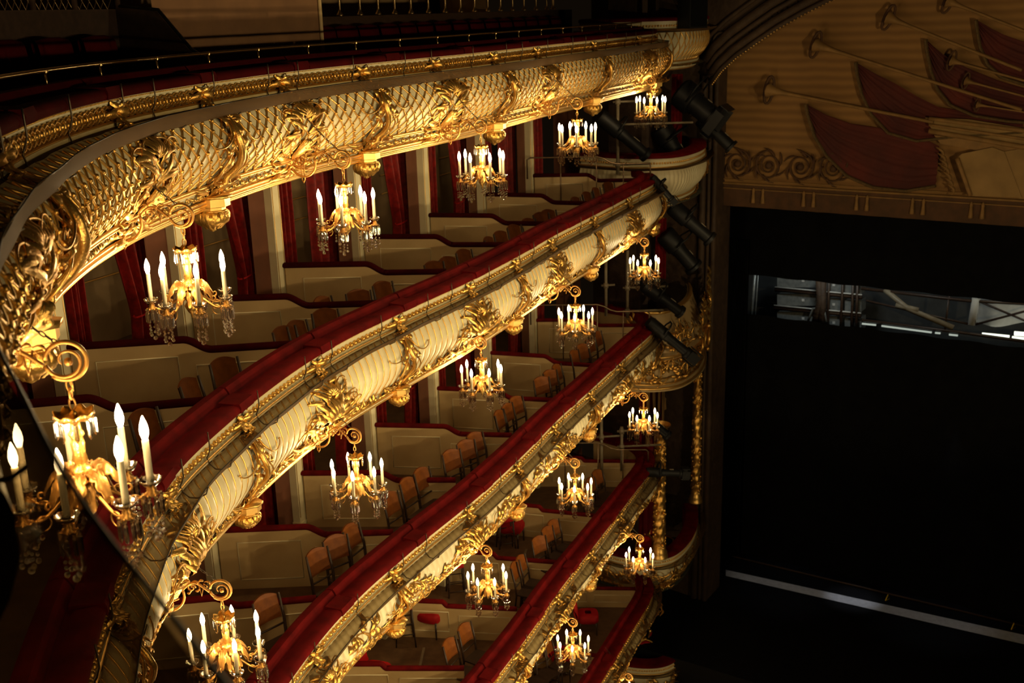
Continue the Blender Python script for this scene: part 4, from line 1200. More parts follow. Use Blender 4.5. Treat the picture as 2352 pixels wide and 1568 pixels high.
# state box canopy, curtains and columns
def SB(u, z, r=0.): return QC.pt(u, r, z)
zc0 = EYE-6.75
root = thing('state_box_canopy', 'carved gold canopy with raised scroll cresting over the tall red-curtained box', 'canopy', QC.pt(QC.len*.5, 0, zc0-1.6)); off = Vector(root.location)
def putc(mb, name, mat, **kw):
    o = mb.obj(name, mat, None, **kw); o.parent = root; o.matrix_parent_inverse = Matrix.Translation(-off); return o
s0, s1 = .9, QC.len-.1
mb = MB(); sweep(mb, QC, s0, s1, [(-.35, zc0+.15), (-.25, zc0+.1), (-.10, zc0-.35), (.02, zc0-.75), (.10, zc0-.80), (.10, zc0-.86), (.0, zc0-.92), (-.02, zc0-1.45), (.12, zc0-1.55), (.14, zc0-1.62), (-.2, zc0-1.64)], .1); putc(mb, 'cornice', M['cream_dim'], autos=30)
mb = MB()
for r_, z_, rr in ((.10, -.83, .03), (.0, -.95, .02), (.12, -1.56, .03), (.05, -1.48, .02), (-.28, .12, .05)):
    sweep(mb, QC, s0, s1, [(r_+rr*cos(a), zc0+z_+rr*sin(a)) for a in (-2, -1, 0, 1, 2)], .1)
putc(mb, 'gilded_moulding', M['gold_soft'])
fl = [(0, 0), (3, 0)]
o = Orn(fl); r_ = random.Random(3)
for i in range(30):
    o.leaf(r_.uniform(-.45, .45), r_.uniform(.05, .45), r_.uniform(0, 6.28), r_.uniform(.12, .22), .04, r_.uniform(-2, 2), .05, 8)
for i in range(12): o.scroll(r_.uniform(-.4, .4), r_.uniform(.08, .42), r_.uniform(0, 6.28), .4, .02, .008, r_.choice((5, -5)), r_.choice((20, -20)), .05, 18)
frz = set_mat(o.mesh('carved_frieze'), 'gold'); q = s0+.45
while q < s1-.2:
    link('carved_frieze', frz, root, Vector(QC.pt(q, .02, zc0-.95))-off, QC.rz(q)); q += .8
o = Orn(fl)
for f in (1, -1):
    o.scroll(f*.55, .75, (pi if f > 0 else 0), .9, .05, .03, -2.2*f, -8*f, .06, 26, 7)
    for i in range(7): o.leaf(f*(.5-.07*i), .72-.13*i, (-1.2 if f > 0 else pi+1.2)-.1*i, .3, .07, .9, .06, 9, flip=f)
    o.scroll(f*.1, .1, (.5 if f > 0 else pi-.5), .7, .045, .02, 2.5*f, 10*f, .06, 24, 7)
o.shell(0, .55, -pi/2, .5, 1.6, 9, .1)
crest = set_mat(o.mesh('scroll_cresting'), 'gold')
for q, dz, sc_ in ((QC.len-.75, .35, 1.25), (QC.len-1.75, -.05, .8), (1.5, .0, .7)):
    o_ = link('scroll_cresting', crest, root, Vector(QC.pt(q, .10, zc0+dz))-off, QC.rz(q)); o_.scale = (sc_, sc_, sc_)
for q in (QC.len-.5, QC.len-1.1, QC.len-2.9, QC.len-3.5):
    link('carved_frieze', frz, root, Vector(QC.pt(q, .03, zc0-.22))-off, QC.rz(q))
# dark red hangings under the canopy
def hanging(q0, q1, z0, z1, label):
    root = thing('box_hanging', label, 'curtain', QC.pt((q0+q1)/2, -.98, z0)); off = Vector(root.location); mb = MB(); n = 50
    mb.grid([[QC.pt(q0+(q1-q0)*i/n, -.98+.05*sin(i*1.3+z*.2), z) for z in [z0+(z1-z0)*j/8 for j in range(9)]] for i in range(n+1)])
    o = mb.obj('drape', M['velvet_dark'], root); o.matrix_parent_inverse = Matrix.Translation(-off)
    mb = MB()
    for (c, w, dp) in ((.25, .35, 1.1), (.5, .5, 1.5), (.72, .4, 1.2), (.88, .25, .8)):
        for j in range(3):
            q_ = q0+(q1-q0)*c
            mb.tube([QC.pt(q_+w*(t-.5)*(1+.2*j), -.88, z1-.1-(dp+.25*j)*4*t*(1-t)) for t in [i/14 for i in range(15)]], .02, 4)
        mb.lathe([(.01, .1), (.06, .05), (.05, -.05), (.07, -.22), (.02, -.25)], 7, QC.pt(q0+(q1-q0)*c, -.88, z1-.1-dp-.3))
    o = mb.obj('gold_swag', M['paint_gold'], root); o.matrix_parent_inverse = Matrix.Translation(-off)
hanging(1.3, QC.len-.05, EYE-12.5, EYE-8.35, 'dark red hanging with gold swags and tassels inside the tall state box')
def column(q, z0, z1, rad, label):
    c = QC.pt(q, .02, z0); root = thing('gilded_column', label, 'column', c); h = z1-z0
    mb = MB(); rows = []; n = 20; m = 90
    for i in range(m+1):
        z = .25+(h-.4)*i/m; t = i/m
        rows.append([(rad*(1+.07*sin(3*(a+z*3.2))+.09*sin(6*a-z*23)+.06*sin(z*31))*(1-.25*t)*cos(a), rad*(1+.07*sin(3*(a+z*3.2))+.09*sin(6*a-z*23)+.06*sin(z*31))*(1-.25*t)*sin(a), z) for a in [2*pi*j/n for j in range(n)]])
    mb.grid(rows, close_v=True)
    rr_ = random.Random(4)
    for i in range(int(h*46)):
        z = rr_.uniform(.3, h-.25); a = rr_.uniform(0, 6.28); e = rad*(1-.25*z/h)*1.02; mb.ball((e*cos(a), e*sin(a), z), rr_.uniform(.016, .034), 6, 4, (1, 1, 1.5))
    mb.obj('shaft', M['gold'], root)
    mb = MB(); mb.lathe([(rad*1.45, 0), (rad*1.45, .06), (rad*1.2, .09), (rad*1.35, .13), (rad*1.1, .19), (rad*1.05, .27)], 16); mb.obj('base', M['gold_soft'], root)
    mb = MB(); mb.lathe([(rad*.8, h-.18), (rad*1.2, h-.12), (rad*1.0, h-.08), (rad*1.6, h-.02), (rad*1.6, h)], 16); mb.obj('capital', M['gold_soft'], root)
column(QC.near(*at_h(1497, 1255, 12.6)[:2]), EYE-12.56, EYE-9.2, .15, 'stout gilded spiral column at the left of the tall state box')
column(QC.near(*at_h(1588, 1138, 12.6)[:2]), EYE-12.56, EYE-8.35, .125, 'slender gilded spiral column at the stage edge of the state box')
# back wall of the stage boxes, pier at the stage edge and arch wall
mb = MB(); mb.grid([[QC.pt(QC.len*i/20, -1.1, z) for z in (0, 6, 12, 21)] for i in range(21)]); struct(mb.obj('wall_right', M['dark_stone'], smooth=False))
mb = MB(); mb.grid([[SP(u, z, w) for z in (0, 4, 8, 12, 20.5)] for u, w in ((-3.6, -.3), (-.35, 0), (0, .0), (0, -.9))]); struct(mb.obj('wall_stage', M['dark_stone'], smooth=False))
mb = MB()
for u, r_ in ((-.05, .07), (-.2, .05), (-.36, .09)): mb.tube([SP(u, z, .02) for z in (1.5, 8, 14, 20.5)], r_, 6)
struct(mb.obj('trim', M['dark_stone']))
# armchairs with gilt frames in the lower stage boxes
def make_fauteuil():
    root = thing('gilt_armchair', '', 'chair')
    mb = MB(); mb.grid([[(.27*cos(a)*s, .25*sin(a)*s, z) for a in [2*pi*j/18 for j in range(18)]] for s, z in ((.9, .38), (1, .42), (.95, .48), (.4, .50), (.02, .50))], close_v=True); mb.obj('seat', M['seat_red'], root)
    mb = MB(); mb.grid([[(.22*cos(a)*s, -.25-.06*s0_, .78+.26*sin(a)*s) for a in [2*pi*j/18 for j in range(18)]] for s, s0_ in ((.02, -.5), (.6, -.5), (1, 0), (1, 1), (.02, 1.2))], close_v=True); mb.obj('backrest', M['seat_red'], root)
    mb = MB(); mb.tube([(.25*cos(a), -.28, .78+.30*sin(a)) for a in [2*pi*j/20 for j in range(21)]], .024, 6, caps=False)
    mb.ball((0, -.28, 1.1), .05, 7, 5); mb.obj('gilt_frame', M['gold'], root)
    for f in (-1, 1):
        mb = MB(); mb.tube([(f*.26, -.24, .68), (f*.29, 0, .70), (f*.29, .16, .66), (f*.25, .17, .45)], .022, 6); mb.obj('arm', M['gold'], root)
        for y in (-.2, .2):
            mb = MB(); mb.tube([(f*.22, y, 0), (f*.20, y*1.1, .2), (f*.22, y, .40)], [.016, .02, .028], 6); mb.obj('leg', M['gold'], root)
    return root
fa = make_fauteuil(); ff = True
for (px, py, h, lab) in [(1540, 1185, 12.65, 'gilt-framed red armchair at the back of the carpeted stage side box'), (1515, 1225, 12.65, 'gilt-framed red armchair in front of the stout column in the carpeted side box'), (1540, 1440, 15.6, 'gilt-framed red armchair farthest back in the lowest stage side box'), (1515, 1485, 15.6, 'gilt-framed red armchair in the middle of the lowest stage side box'), (1490, 1530, 15.6, 'gilt-framed red armchair nearest the house in the lowest stage side box')]:
    zf = EYE-h-.9
    q = QC.len*{1540: .62, 1515: .46, 1490: .34}[px] if h > 14 else QC.len*{1540: .64, 1515: .45}[px]
    c = QC.pt(q, -.72); p = (c[0], c[1])
    a = QC.rz(q)+random.uniform(-.3, .3)
    if ff: o = fa; o.location = (p[0], p[1], zf); o.rotation_euler = (0, 0, a); o['label'] = lab; ff = False
    else: o = dup(fa, (p[0], p[1], zf), a, lab)
    o['group'] = 'gilt armchairs in the stage side boxes'
# white panel on the pier at the bottom right of the boxes
mb = MB(); n = 14
mb.grid([[QC.pt(QC.len*.62+(QC.len*.33)*i/n, -.12+.015*abs(sin(i*1.57)), z) for z in (0, EYE-16.55)] for i in range(n+1)]); struct(mb.obj('wall_pier', M['white_panel'], smooth=False))

# ------------------------------------------------------------------ stage lights, poles and loudspeaker
def spotlight(p, d, L, rad, label, door=False):
    root = thing('stage_spotlight', label, 'spotlight', p); d = Vector(d).normalized()
    root.rotation_euler = d.to_track_quat('X', 'Z').to_euler()
    mb = MB()
    def lat(prof, n=14):
        rows = [[(x, r*cos(2*pi*j/n), r*sin(2*pi*j/n)) for j in range(n)] for r, x in prof]; b = MB(); b.grid(rows, close_v=True); return b
    mb = lat([(.001, -.5*L), (rad*.85, -.5*L), (rad, -.45*L), (rad, -.1*L), (rad*.8, -.08*L), (rad*.8, .0)]); mb.obj('lamp_housing', M['black'], root, autos=40)
    mb = lat([(rad*.72, -.02*L), (rad*.72, .42*L), (rad*.95, .44*L), (rad*.95, .5*L), (rad*.6, .5*L), (rad*.55, .46*L), (.001, .45*L)]); mb.obj('lens_tube', M['black'], root, autos=40)
    mb = MB(); mb.tube([(-.15*L, -rad*1.25, 0), (-.15*L, -rad*1.25, rad*1.2), (-.15*L, -rad*.6, rad*2.0), (-.15*L, rad*.6, rad*2.0), (-.15*L, rad*1.25, rad*1.2), (-.15*L, rad*1.25, 0)], .02, 5); mb.obj('yoke', M['black'], root)
    mb = MB(); mb.box((.2*L, 0, rad*.74), (.12*L, .03, .012)); mb.obj('label_plate', M['pole'], root, smooth=False)
    if door:
        mb = MB()
        for y, z, dy, dz in ((1, 0, .02, 1.6), (-1, 0, .02, 1.6), (0, 1, 1.6, .02), (0, -1, 1.6, .02)):
            mb.box((.6*L, y*rad*1.1, z*rad*1.1), (.22*L, max(.02, dy*rad), max(.02, dz*rad)))
        mb.obj('barn_door', M['black'], root, smooth=False)
    return root
DR = (.62, .15, -.62)
for (px, py, y, d, L, rad, lab, door) in [
    (1432, 312, 23.6, (.70, .1, -.60), 1.35, .17, 'long black spotlight beside the topmost chandeliers pointing down to the stage', False),
    (1520, 432, 23.0, (.62, 0, -.70), .62, .09, 'small black spotlight clamped at the end of the second balcony rail', True),
    (1500, 660, 24.0, DR, .95, .14, 'short black spotlight behind the chandelier under the second balcony end', False),
    (1522, 686, 23.6, (.72, .1, -.58), 1.1, .16, 'black spotlight above the canopy aimed at the stage', False),
    (1535, 775, 22.8, (.70, .05, -.62), 1.15, .14, 'black spotlight with square frame at the end of the third balcony rail', True),
    (1600, 240, 25.2, (.6, -.3, -.5), 1.0, .34, 'bulky black moving light hanging under the topmost stage box', True),
    (1645, 305, 25.6, (.62, -.2, -.6), 1.0, .19, 'grey black spotlight projecting past the pier above the second stage box', False),
    (1540, 330, 25.4, (.5, -.1, -.8), .9, .26, 'black floodlight in the shadow above the second stage box', False),
    (1588, 512, 25.0, (.68, -.1, -.6), 1.2, .2, 'dim black spotlight just below the second stage box', False),
    (1560, 575, 25.2, (.6, 0, -.7), 1.1, .24, 'dim black floodlight in the dark recess over the canopy', False),
    (1505, 975, 22.9, (.66, .1, -.66), .8, .13, 'black spotlight behind the chandelier under the third balcony end', False),
    (1525, 1085, 22.8, (.95, .1, -.1), .8, .11, 'black spotlight level with the fourth balcony end above the gilded column', True)]:
    spotlight(at_y(px, py, y), d, L, rad, lab, door)
def pole(px, y, py0, py1, arms, lab):
    a = at_y(px, py1, y); b = at_y(px, py0, y)
    root = thing('lighting_pole', lab, 'pole', a); h = b[2]-a[2]
    mb = MB(); mb.tube([(0, 0, 0), (0, 0, h)], .035, 8); mb.obj('upright', M['pole'], root)
    for z, l in arms:
        mb = MB(); mb.tube([(-.1, 0, h*z), (l, .05, h*z)], .025, 6); mb.box((0, 0, h*z), (.10, .10, .10)); mb.obj('cross_arm', M['pole'], root)
pole(1419, 23.9, 215, 400, ((.62, 1.6), (.12, .7), (.9, .35)), 'pale upright lighting pole with cross arms beside the topmost end chandelier')
pole(1392, 23.8, 585, 725, ((.5, .2),), 'pale lighting pole left of the chandelier under the second balcony end')
pole(1441, 23.9, 575, 730, ((.45, .9), (.1, 1.0)), 'pale lighting pole with arms right beside the chandelier under the second balcony end')
pole(1382, 23.4, 960, 1130, ((.75, .5),), 'pale lighting pole in the end box of the fourth balcony, left one')
pole(1428, 23.4, 980, 1080, ((.55, .9), (.9, .5)), 'pale lighting pole with long arms in the end box of the fourth balcony, right one')
p = at_y(1591, 24, 24.0)
root = thing('loudspeaker', 'black box loudspeaker standing out at the top above the lattice stage box', 'speaker', p, .5)
mb = MB(); mb.box((0, 0, .12), (.46, .4, .95)); mb.obj('cabinet', M['black'], root, smooth=False)
mb = MB(); mb.box((-.0, -.21, .12), (.40, .02, .88)); mb.obj('grille', M['black_cloth'], root, smooth=False)
mb = MB(); mb.tube([(0, .1, .55), (0, .1, 1.2)], .03, 6); mb.obj('hanging_bracket', M['black'], root)
# red uprights of the recess behind the spotlights
for n, (px, y, py0, py1, lab) in enumerate([(1553, 25.9, 170, 350, 'dark red upright post in the recess below the topmost stage box'), (1517, 25.3, 500, 640, 'red curtain edge hanging in the recess below the second stage box')]):
    a = at_y(px, py1, y); b = at_y(px, py0, y); mb = MB(); h = b[2]-a[2]
    mb.grid([[(x, .03*sin(40*x), z) for z in (0, h/2, h)] for x in [-.12+.24*i/12 for i in range(13)]]); root = thing('recess_curtain', lab, 'curtain', a); mb.obj('drape', M['velvet'], root)

# ------------------------------------------------------------------ stage
UW = 13.0
zb = stage(1645, 478)[1]
# painted pelmet
root = thing('stage_pelmet', 'huge ochre painted stage pelmet with trumpets and dark red drapes', 'stage curtain', SP(4, zb-.25, -.5)); off = Vector(root.location)
def put(mb, name, mat, label=None, **kw):
    o = mb.obj(name, mat, None, **kw); o.parent = root; o.matrix_parent_inverse = Matrix.Translation(-off)
    if label: o['label'] = label
    return o
WP = -.5
def S(px, py, w=WP):
    u, z = stage(px, py, w); return u, z
mb = MB(); n = 60
mb.grid([[SP(-.6+(UW+.6)*i/n, z, WP+.03*sin(i*.9)) for z in (zb, zb+2, zb+4, zb+8)] for i in range(n+1)]); put(mb, 'cloth', M['pelmet'])
# lower valance band
uv = lambda pts, w: [SP(*S(px, py), WP+w) for px, py in pts]
za_, zb_ = S(1650, 418)[1], zb
mb = MB(); mb.grid([[SP(-.6+(UW+.6)*i/n, z, WP+.05+.02*sin(i*2.1)) for z in (zb, za_)] for i in range(n+1)]); put(mb, 'lower_valance', M['paint_brown'])
mb = MB()
for z, r_ in ((za_, .05), (za_-.12, .025), (za_+.1, .02)): mb.tube([SP(-.6+(UW+.6)*i/n, z, WP+.07) for i in range(n+1)], r_, 5, flat=.6)
put(mb, 'gilded_band', M['paint_gold'])
i = 0
while True:
    u = .9+1.25*i
    if u > UW-1: break
    mb = MB()
    for du in (-.12, .12): mb.lathe([(.01, .36), (.035, .33), (.04, .26), (.03, .25), (.05, .06), (.055, 0), (.01, -.01)], 7, SP(u+du, zb+.12, WP+.09))
    put(mb, 'tassel_pair', M['paint_gold']); i += 1
# scroll border
mb = MB(); zs = (S(1700, 330)[1]+za_)/2
for j in range(4):
    cu = .35+.78*j; f = 1 if j % 2 else -1
    mb.tube([SP(cu+(.34*(1-t*.75))*cos(f*(t*13)+pi/2), zs+(.36*(1-t*.75))*sin(f*(t*13)+pi/2), WP+.06) for t in [i/40 for i in range(41)]], [.05-.0006*i for i in range(41)], 5, flat=.5)
    for a in range(6):
        aa = a*1.05+j; mb.tube([SP(cu+(.26+.16*t)*cos(aa+.9*t), zs+(.26+.18*t)*sin(aa+.9*t), WP+.06) for t in (0, .25, .5, .75, 1)], [.03, .06, .065, .04, .01], 5, flat=.4)
    mb.ball(SP(cu, zs, WP+.06), .09, 8, 5)
put(mb, 'scroll_border', M['paint_brown'])
# drapes: fan of folds gathered to the right
def drape(outline_top, outline_bot, gather, seed):
    mb = MB(); n = len(outline_top); rows = []
    m = 30
    for i in range(m+1):
        t = i/m
        tp = t*(n-1); a = min(int(tp), n-2); f = tp-a
        T_ = [outline_top[a][c]+(outline_top[a+1][c]-outline_top[a][c])*f for c in (0, 1)]
        B_ = [outline_bot[a][c]+(outline_bot[a+1][c]-outline_bot[a][c])*f for c in (0, 1)]
        row = []
        for j in range(19):
            s = j/18; px = T_[0]+(B_[0]-T_[0])*s; py = T_[1]+(B_[1]-T_[1])*s
            u, z = S(px, py); row.append(SP(u, z, WP+.10+.05*sin(j*1.9+seed)+.02*sin(t*6)))
        rows.append(row)
    mb.grid(rows); put(mb, 'painted_drape', M['paint_red'])
    mb = MB(); L_ = [outline_bot[0]]+[(outline_top[0][0]*(1-j/10)+outline_bot[0][0]*j/10, outline_top[0][1]*(1-j/10)+outline_bot[0][1]*j/10) for j in range(9, -1, -1)]
    edge = [SP(*S(px, py), WP+.14) for px, py in (outline_bot[::-1]+[(outline_top[0][0]+(outline_bot[0][0]-outline_top[0][0])*(1-j/6), outline_top[0][1]+(outline_bot[0][1]-outline_top[0][1])*(1-j/6)) for j in range(1, 7)])]
    mb.tube(edge, .10, 7, flat=.35); put(mb, 'drape_fringe', M['paint_fringe'])
drape([(1856, 238), (1900, 262), (1960, 283), (2040, 295), (2110, 312), (2140, 325), (2160, 335)], [(1860, 262), (1876, 312), (1905, 358), (1950, 402), (2010, 428), (2085, 436), (2152, 425)], None, 0)
drape([(1970, 142), (2010, 165), (2060, 190), (2110, 220), (2160, 245), (2240, 258), (2352, 275)], [(1973, 168), (1984, 215), (2006, 262), (2045, 304), (2110, 322), (2200, 312), (2352, 302)], None, 1)
drape([(2130, 90), (2165, 120), (2200, 143), (2250, 165), (2300, 185), (2360, 203), (2420, 212)], [(2133, 115), (2142, 160), (2157, 204), (2186, 240), (2240, 264), (2320, 277), (2420, 284)], None, 2)
drape([(2245, 45), (2280, 65), (2310, 80), (2352, 95), (2380, 103), (2400, 108), (2420, 112)], [(2248, 68), (2255, 108), (2272, 148), (2306, 177), (2352, 192), (2390, 199), (2420, 204)], None, 3)
def trumpet(bell, end, r):
    mb = MB(); n = 26; a = Vector(SP(*S(*bell), WP+.24)); b = Vector(SP(*S(*end), WP+.24)); L = (b-a).length
    pts = [a.lerp(b, (i/n)**1.6) for i in range(n+1)]; rad = [r*(.22+.78*math.exp(-((p-a).length)/(L*.05)))*(1 if i else 1) for i, p in enumerate(pts)]
    mb.tube(pts, rad, 8, flat=.6); put(mb, 'painted_trumpet', M['paint_gold'])
    mb = MB(); d = (b-a).normalized(); e = d.cross(SN).normalized()
    mb.tube([tuple(a+e*(r*1.05*cos(t))+d*(r*.35*sin(t))) for t in [2*pi*i/16 for i in range(17)]], r*.12, 5, caps=False); put(mb, 'trumpet_bell_rim', M['paint_brown'])
for bell, end, r in [((1775, 205), (2150, 278), .30), ((1882, 102), (2352, 250), .28), ((2048, 40), (2352, 160), .26), ((2185, 3), (2420, 95), .24), ((2192, 138), (2400, 195), .2), ((2224, 184), (2400, 230), .17), ((2250, 238), (2400, 262), .14)]:
    trumpet(bell, end, r)
# painted capital with book
def flat(pts, w, name, mat, thick=.06):
    mb = MB(); P0 = [SP(*S(px, py), WP+w) for px, py in pts]; P1 = [SP(*S(px, py), WP+w-thick) for px, py in pts]; n = len(pts)
    mb.add(P0+P1, [tuple(range(n))]+[(i, n+i, n+(i+1) % n, (i+1) % n) for i in range(n)]); put(mb, name, mat, smooth=False)
flat([(2130, 268), (2230, 272), (2352, 292), (2400, 298), (2400, 345), (2300, 330), (2180, 310), (2148, 300)], .2, 'painted_capital', M['paint_pale'])
flat([(2150, 308), (2300, 330), (2400, 345), (2400, 365), (2290, 350), (2165, 328)], .19, 'capital_necking', M['paint_gold'])
mb = MB()
for i in range(7):
    px, py = 2165+4*i, 345+14*i
    mb.tube([SP(*S(px-10+60*t-50*t*t, py-10+26*t), WP+.22) for t in [j/8 for j in range(9)]], [.02, .05, .07, .07, .06, .05, .04, .03, .01], 5, flat=.5)
put(mb, 'acanthus_leaf', M['paint_gold'])
for dy, r_ in ((8, .05), (22, .035), (36, .06)):
    mb = MB(); mb.tube([SP(*S(2140+260*t, 262+dy+30*t+4*dy*t*.1), WP+.24) for t in [j/10 for j in range(11)]], r_, 6); put(mb, 'capital_moulding', M['paint_gold'])
flat([(2202, 362), (2215, 350), (2285, 335), (2312, 345), (2352, 450), (2240, 446)], .26, 'open_book', M['paint_pale'])
flat([(2312, 345), (2400, 330), (2400, 455), (2345, 452)], .24, 'book_page', M['paint_pale'])
mb = MB(); mb.tube([SP(*S(2205+ (30*t), 360+85*t), WP+.28) for t in [j/8 for j in range(9)]], .05, 6); put(mb, 'scroll_roll', M['paint_gold'])
fill_spot((9.0, 5.0, 14.0), SP(6.5, zb+1.2, 0), 2500., .75)  # fill spot added to brighten the pelmet
# proscenium arch moulding and spandrel wall
arc = [(1638, 190), (1660, 160), (1695, 128), (1740, 96), (1790, 62), (1850, 28), (1910, -2), (1990, -40), (2090, -80)]
mb = MB()
for dz, r_, w in ((0, .06, .35), (.16, .10, .30), (.36, .06, .28), (.55, .12, .22), (.85, .05, .2)):
    mb.tube([SP(*(lambda q: (q[0]-.35*dz, q[1]+.95*dz))(stage(px, py, .2)), w) for px, py in arc], r_, 8)
struct(mb.obj('trim', M['dark_stone']))
mb = MB(); e = [stage(px, py, .2) for px, py in arc]
mb.grid([[SP(u, z, .15), SP(u-.2, z+.6, .15), SP(min(u, e[0][0])-1.5, z+3, .15)] for u, z in e]); struct(mb.obj('wall_stage', M['dark_stone'], smooth=False))
mb = MB(); r_ = random.Random(9)
for j in range(9):
    px, py = 1660+24*j, 95-11*j; u, z = stage(px, py, .2); u -= .05
    mb.tube([SP(u+.22*(1-.7*t)*cos(11*t), z+.22*(1-.7*t)*sin(11*t), .2) for t in [i/24 for i in range(25)]], .035, 5)
struct(mb.obj('trim', M['dark_stone']))
mb = MB(); 
for j in range(0, 60): 
    t = j/59*(len(arc)-1.01); a = int(t); f = t-a; px = arc[a][0]+(arc[a+1][0]-arc[a][0])*f; py = arc[a][1]+(arc[a+1][1]-arc[a][1])*f
    mb.ball(SP(*stage(px, py+3, .3), .36), .03, 5, 3)
struct(mb.obj('trim', M['gold_soft']))
# stage floor, backdrop blacks, apron edge and pit
ZS = 1.5
mb = MB(); mb.grid([[SP(u, ZS, w) for w in (3.0, 0, -6, -14)] for u in (-7, 2, 8, 16, 24)]); struct(mb.obj('floor', M['stage_floor'], smooth=False))
mb = MB(); mb.grid([[SP(u, z, 3.0) for z in (-.5, ZS)] for u in (-3, 8, 24)]); struct(mb.obj('wall_pit', M['black'], smooth=False))
mb = MB(); mb.grid([[SP(u, z, -13.5) for z in (0, 10, 22)] for u in (-8, 8, 24)]); struct(mb.obj('wall_back', M['black_cloth'], smooth=False))
mb = MB(); mb.grid([[SP(u_, z, w) for z in (0, 22)] for u_, w in ((-1.0, -.9), (-3.2, -6), (-7.5, -13.5))]); struct(mb.obj('wall_wing', M['black_cloth'], smooth=False))
def black(u0, u1, z0, z1, w, label, rz=0):
    root = thing('black_border', label, 'stage curtain', SP((u0+u1)/2, z0, w)); off = Vector(root.location); mb = MB(); n = 80
    mb.grid([[SP(u0+(u1-u0)*i/n, z, w+.06*sin(i*1.1)) for z in (z0, (z0+z1)/2, z1)] for i in range(n+1)]); o = mb.obj('cloth', M['black_cloth'], root); o.matrix_parent_inverse = Matrix.Translation(-off)
WB = -3.0
ztop = stage(1735, 632, WB)[1]; zlow = stage(1720, 723, WB)[1]
zt2 = stage(2352, 693, WB)[1]; zl2 = stage(2352, 777, WB)[1]
print('slot', ztop, zt2, zlow, zl2, stage(1722, 640, WB))
black(-.8, 18, ztop, ztop+9, WB, 'wide black border cloth hanging above the lit backstage gap')
black(-.8, 18, ZS+.0, zlow, WB-.1, 'tall black cloth masking the stage below the lit backstage gap')
u0 = stage(1722, 680, WB)[0]
black(-.8, u0, ZS, ztop+1, WB+.15, 'narrow black leg cloth left of the lit backstage gap')
# backstage: steel shelving bays with grey cases, catwalk truss and lit wall
WC = -8.0
B_ = lambda px, py, w=WC: stage(px, py, w)
root = thing('backstage_frame', 'pale steel upright at the left end of the lit backstage gap', 'post', SP(*B_(1730, 725), WC)); off = Vector(root.location)
def tubes(root, segs, r, name, mat, w=WC):
    off = Vector(root.location); mb = MB()
    for seg in segs: mb.tube([SP(*B_(px, py, w), w) for px, py in seg], r, 5)
    o = mb.obj(name, mat, root); o.matrix_parent_inverse = Matrix.Translation(-off)
tubes(root, [[(1735, 620), (1725, 735)]], .05, 'upright', M['steel']); tubes(root, [[(1742, 620), (1734, 735)]], .02, 'pipe', M['steel'])
mb = MB(); mb.grid([[SP(*B_(px, py, WC-2.5), WC-2.5) for py in (560, 800)] for px in (1690, 1990, 2500)]); struct(mb.obj('wall_backstage', principled('dark_backstage_wall', (.035, .037, .038), .7, noise=(3, (.02, .021, .022))), smooth=False))
for row, (ya, yb) in enumerate(((628, 660), (676, 702), (717, 745))):
    for nn, (xa, xb) in enumerate(((1785, 1880), (1895, 1935), (1940, 1978))):
        dy = (xa-1785)*.09
        root = thing('storage_case', f'grey backstage case on the {["upper", "middle", "lower"][row]} shelf, {ORD[nn]} from the left', 'case', SP(*B_((xa+xb)/2, yb+dy), WC-.6)); off = Vector(root.location)
        mb = MB(); c = [SP(*B_(px, py+dy, WC-.4), WC-.4) for px, py in ((xa, ya), (xb, ya), (xb, yb), (xa, yb))]; d = [tuple(Vector(q)-SN*.5) for q in c]
        mb.add(c+d, [(0, 1, 2, 3), (0, 4, 5, 1), (1, 5, 6, 2), (2, 6, 7, 3), (3, 7, 4, 0)]); o = mb.obj('body', M['steel'], root, smooth=False); o.matrix_parent_inverse = Matrix.Translation(-off)
        mb = MB(); mx, my = (xa+xb)/2+(12 if nn == 0 else 0), (ya+yb)/2+dy
        mb.poly([SP(*B_(px, py, WC-.38), WC-.38) for px, py in ((mx-3, my-3), (mx+3, my-3), (mx+3, my+3), (mx-3, my+3))]); o = mb.obj('paper_label', M['white_panel'], root, smooth=False); o.matrix_parent_inverse = Matrix.Translation(-off)
root = thing('storage_shelving', 'dark steel shelving holding grey cases behind the stage gap', 'shelf', SP(*B_(1880, 745), WC-.3))
tubes(root, [[(1780, 664), (1980, 682)], [(1778, 706), (1978, 724)], [(1776, 748), (1976, 768)]], .075, 'shelf_beam', M['dark_wood'], WC-.3)
tubes(root, [[(1780, 659), (1980, 677)], [(1778, 701), (1978, 719)]], .025, 'shelf_edge', M['white_panel'], WC-.2)
tubes(root, [[(1888, 620), (1880, 760)], [(1905, 620), (1900, 765)], [(1937, 620), (1930, 770)], [(1960, 630), (1955, 770)], [(1970, 630), (1966, 770)]], .05, 'shelf_post', M['dark_wood'], WC-.2)
root = thing('ladder_rig', 'dark rusty rigging column with lamp in front of the backstage shelves', 'rig', SP(*B_(1882, 760), WC+.2))
tubes(root, [[(1880, 630), (1884, 690), (1870, 745)], [(1890, 640), (1888, 750)]], .12, 'column', M['dark_stone'], WC+.2)
tubes(root, [[(1855, 740), (1868, 708), (1892, 706), (1898, 740)]], .04, 'cable_loop', M['steel'], WC+.2)
root = thing('lighting_truss', 'pale diagonal braced lighting truss across the right of the backstage gap', 'truss', SP(*B_(2160, 760), WC))
tubes(root, [[(1978, 662), (2220, 690), (2400, 700)], [(1980, 735), (2200, 762), (2400, 790)]], .05, 'chord', M['dark_wood'])
tubes(root, [[(2032, 664), (2085, 708), (2190, 752)], [(2058, 700), (2110, 712)]], .09, 'diagonal_brace', M['pole'])
tubes(root, [[(2242, 685), (2232, 745)]], .13, 'upright', M['white_panel'])
tubes(root, [[(2245, 690), (2352, 735), (2400, 750)], [(2240, 745), (2352, 715), (2400, 705)], [(1990, 690), (2230, 745)], [(2180, 680), (2170, 760)]], .035, 'brace', M['dark_wood'])
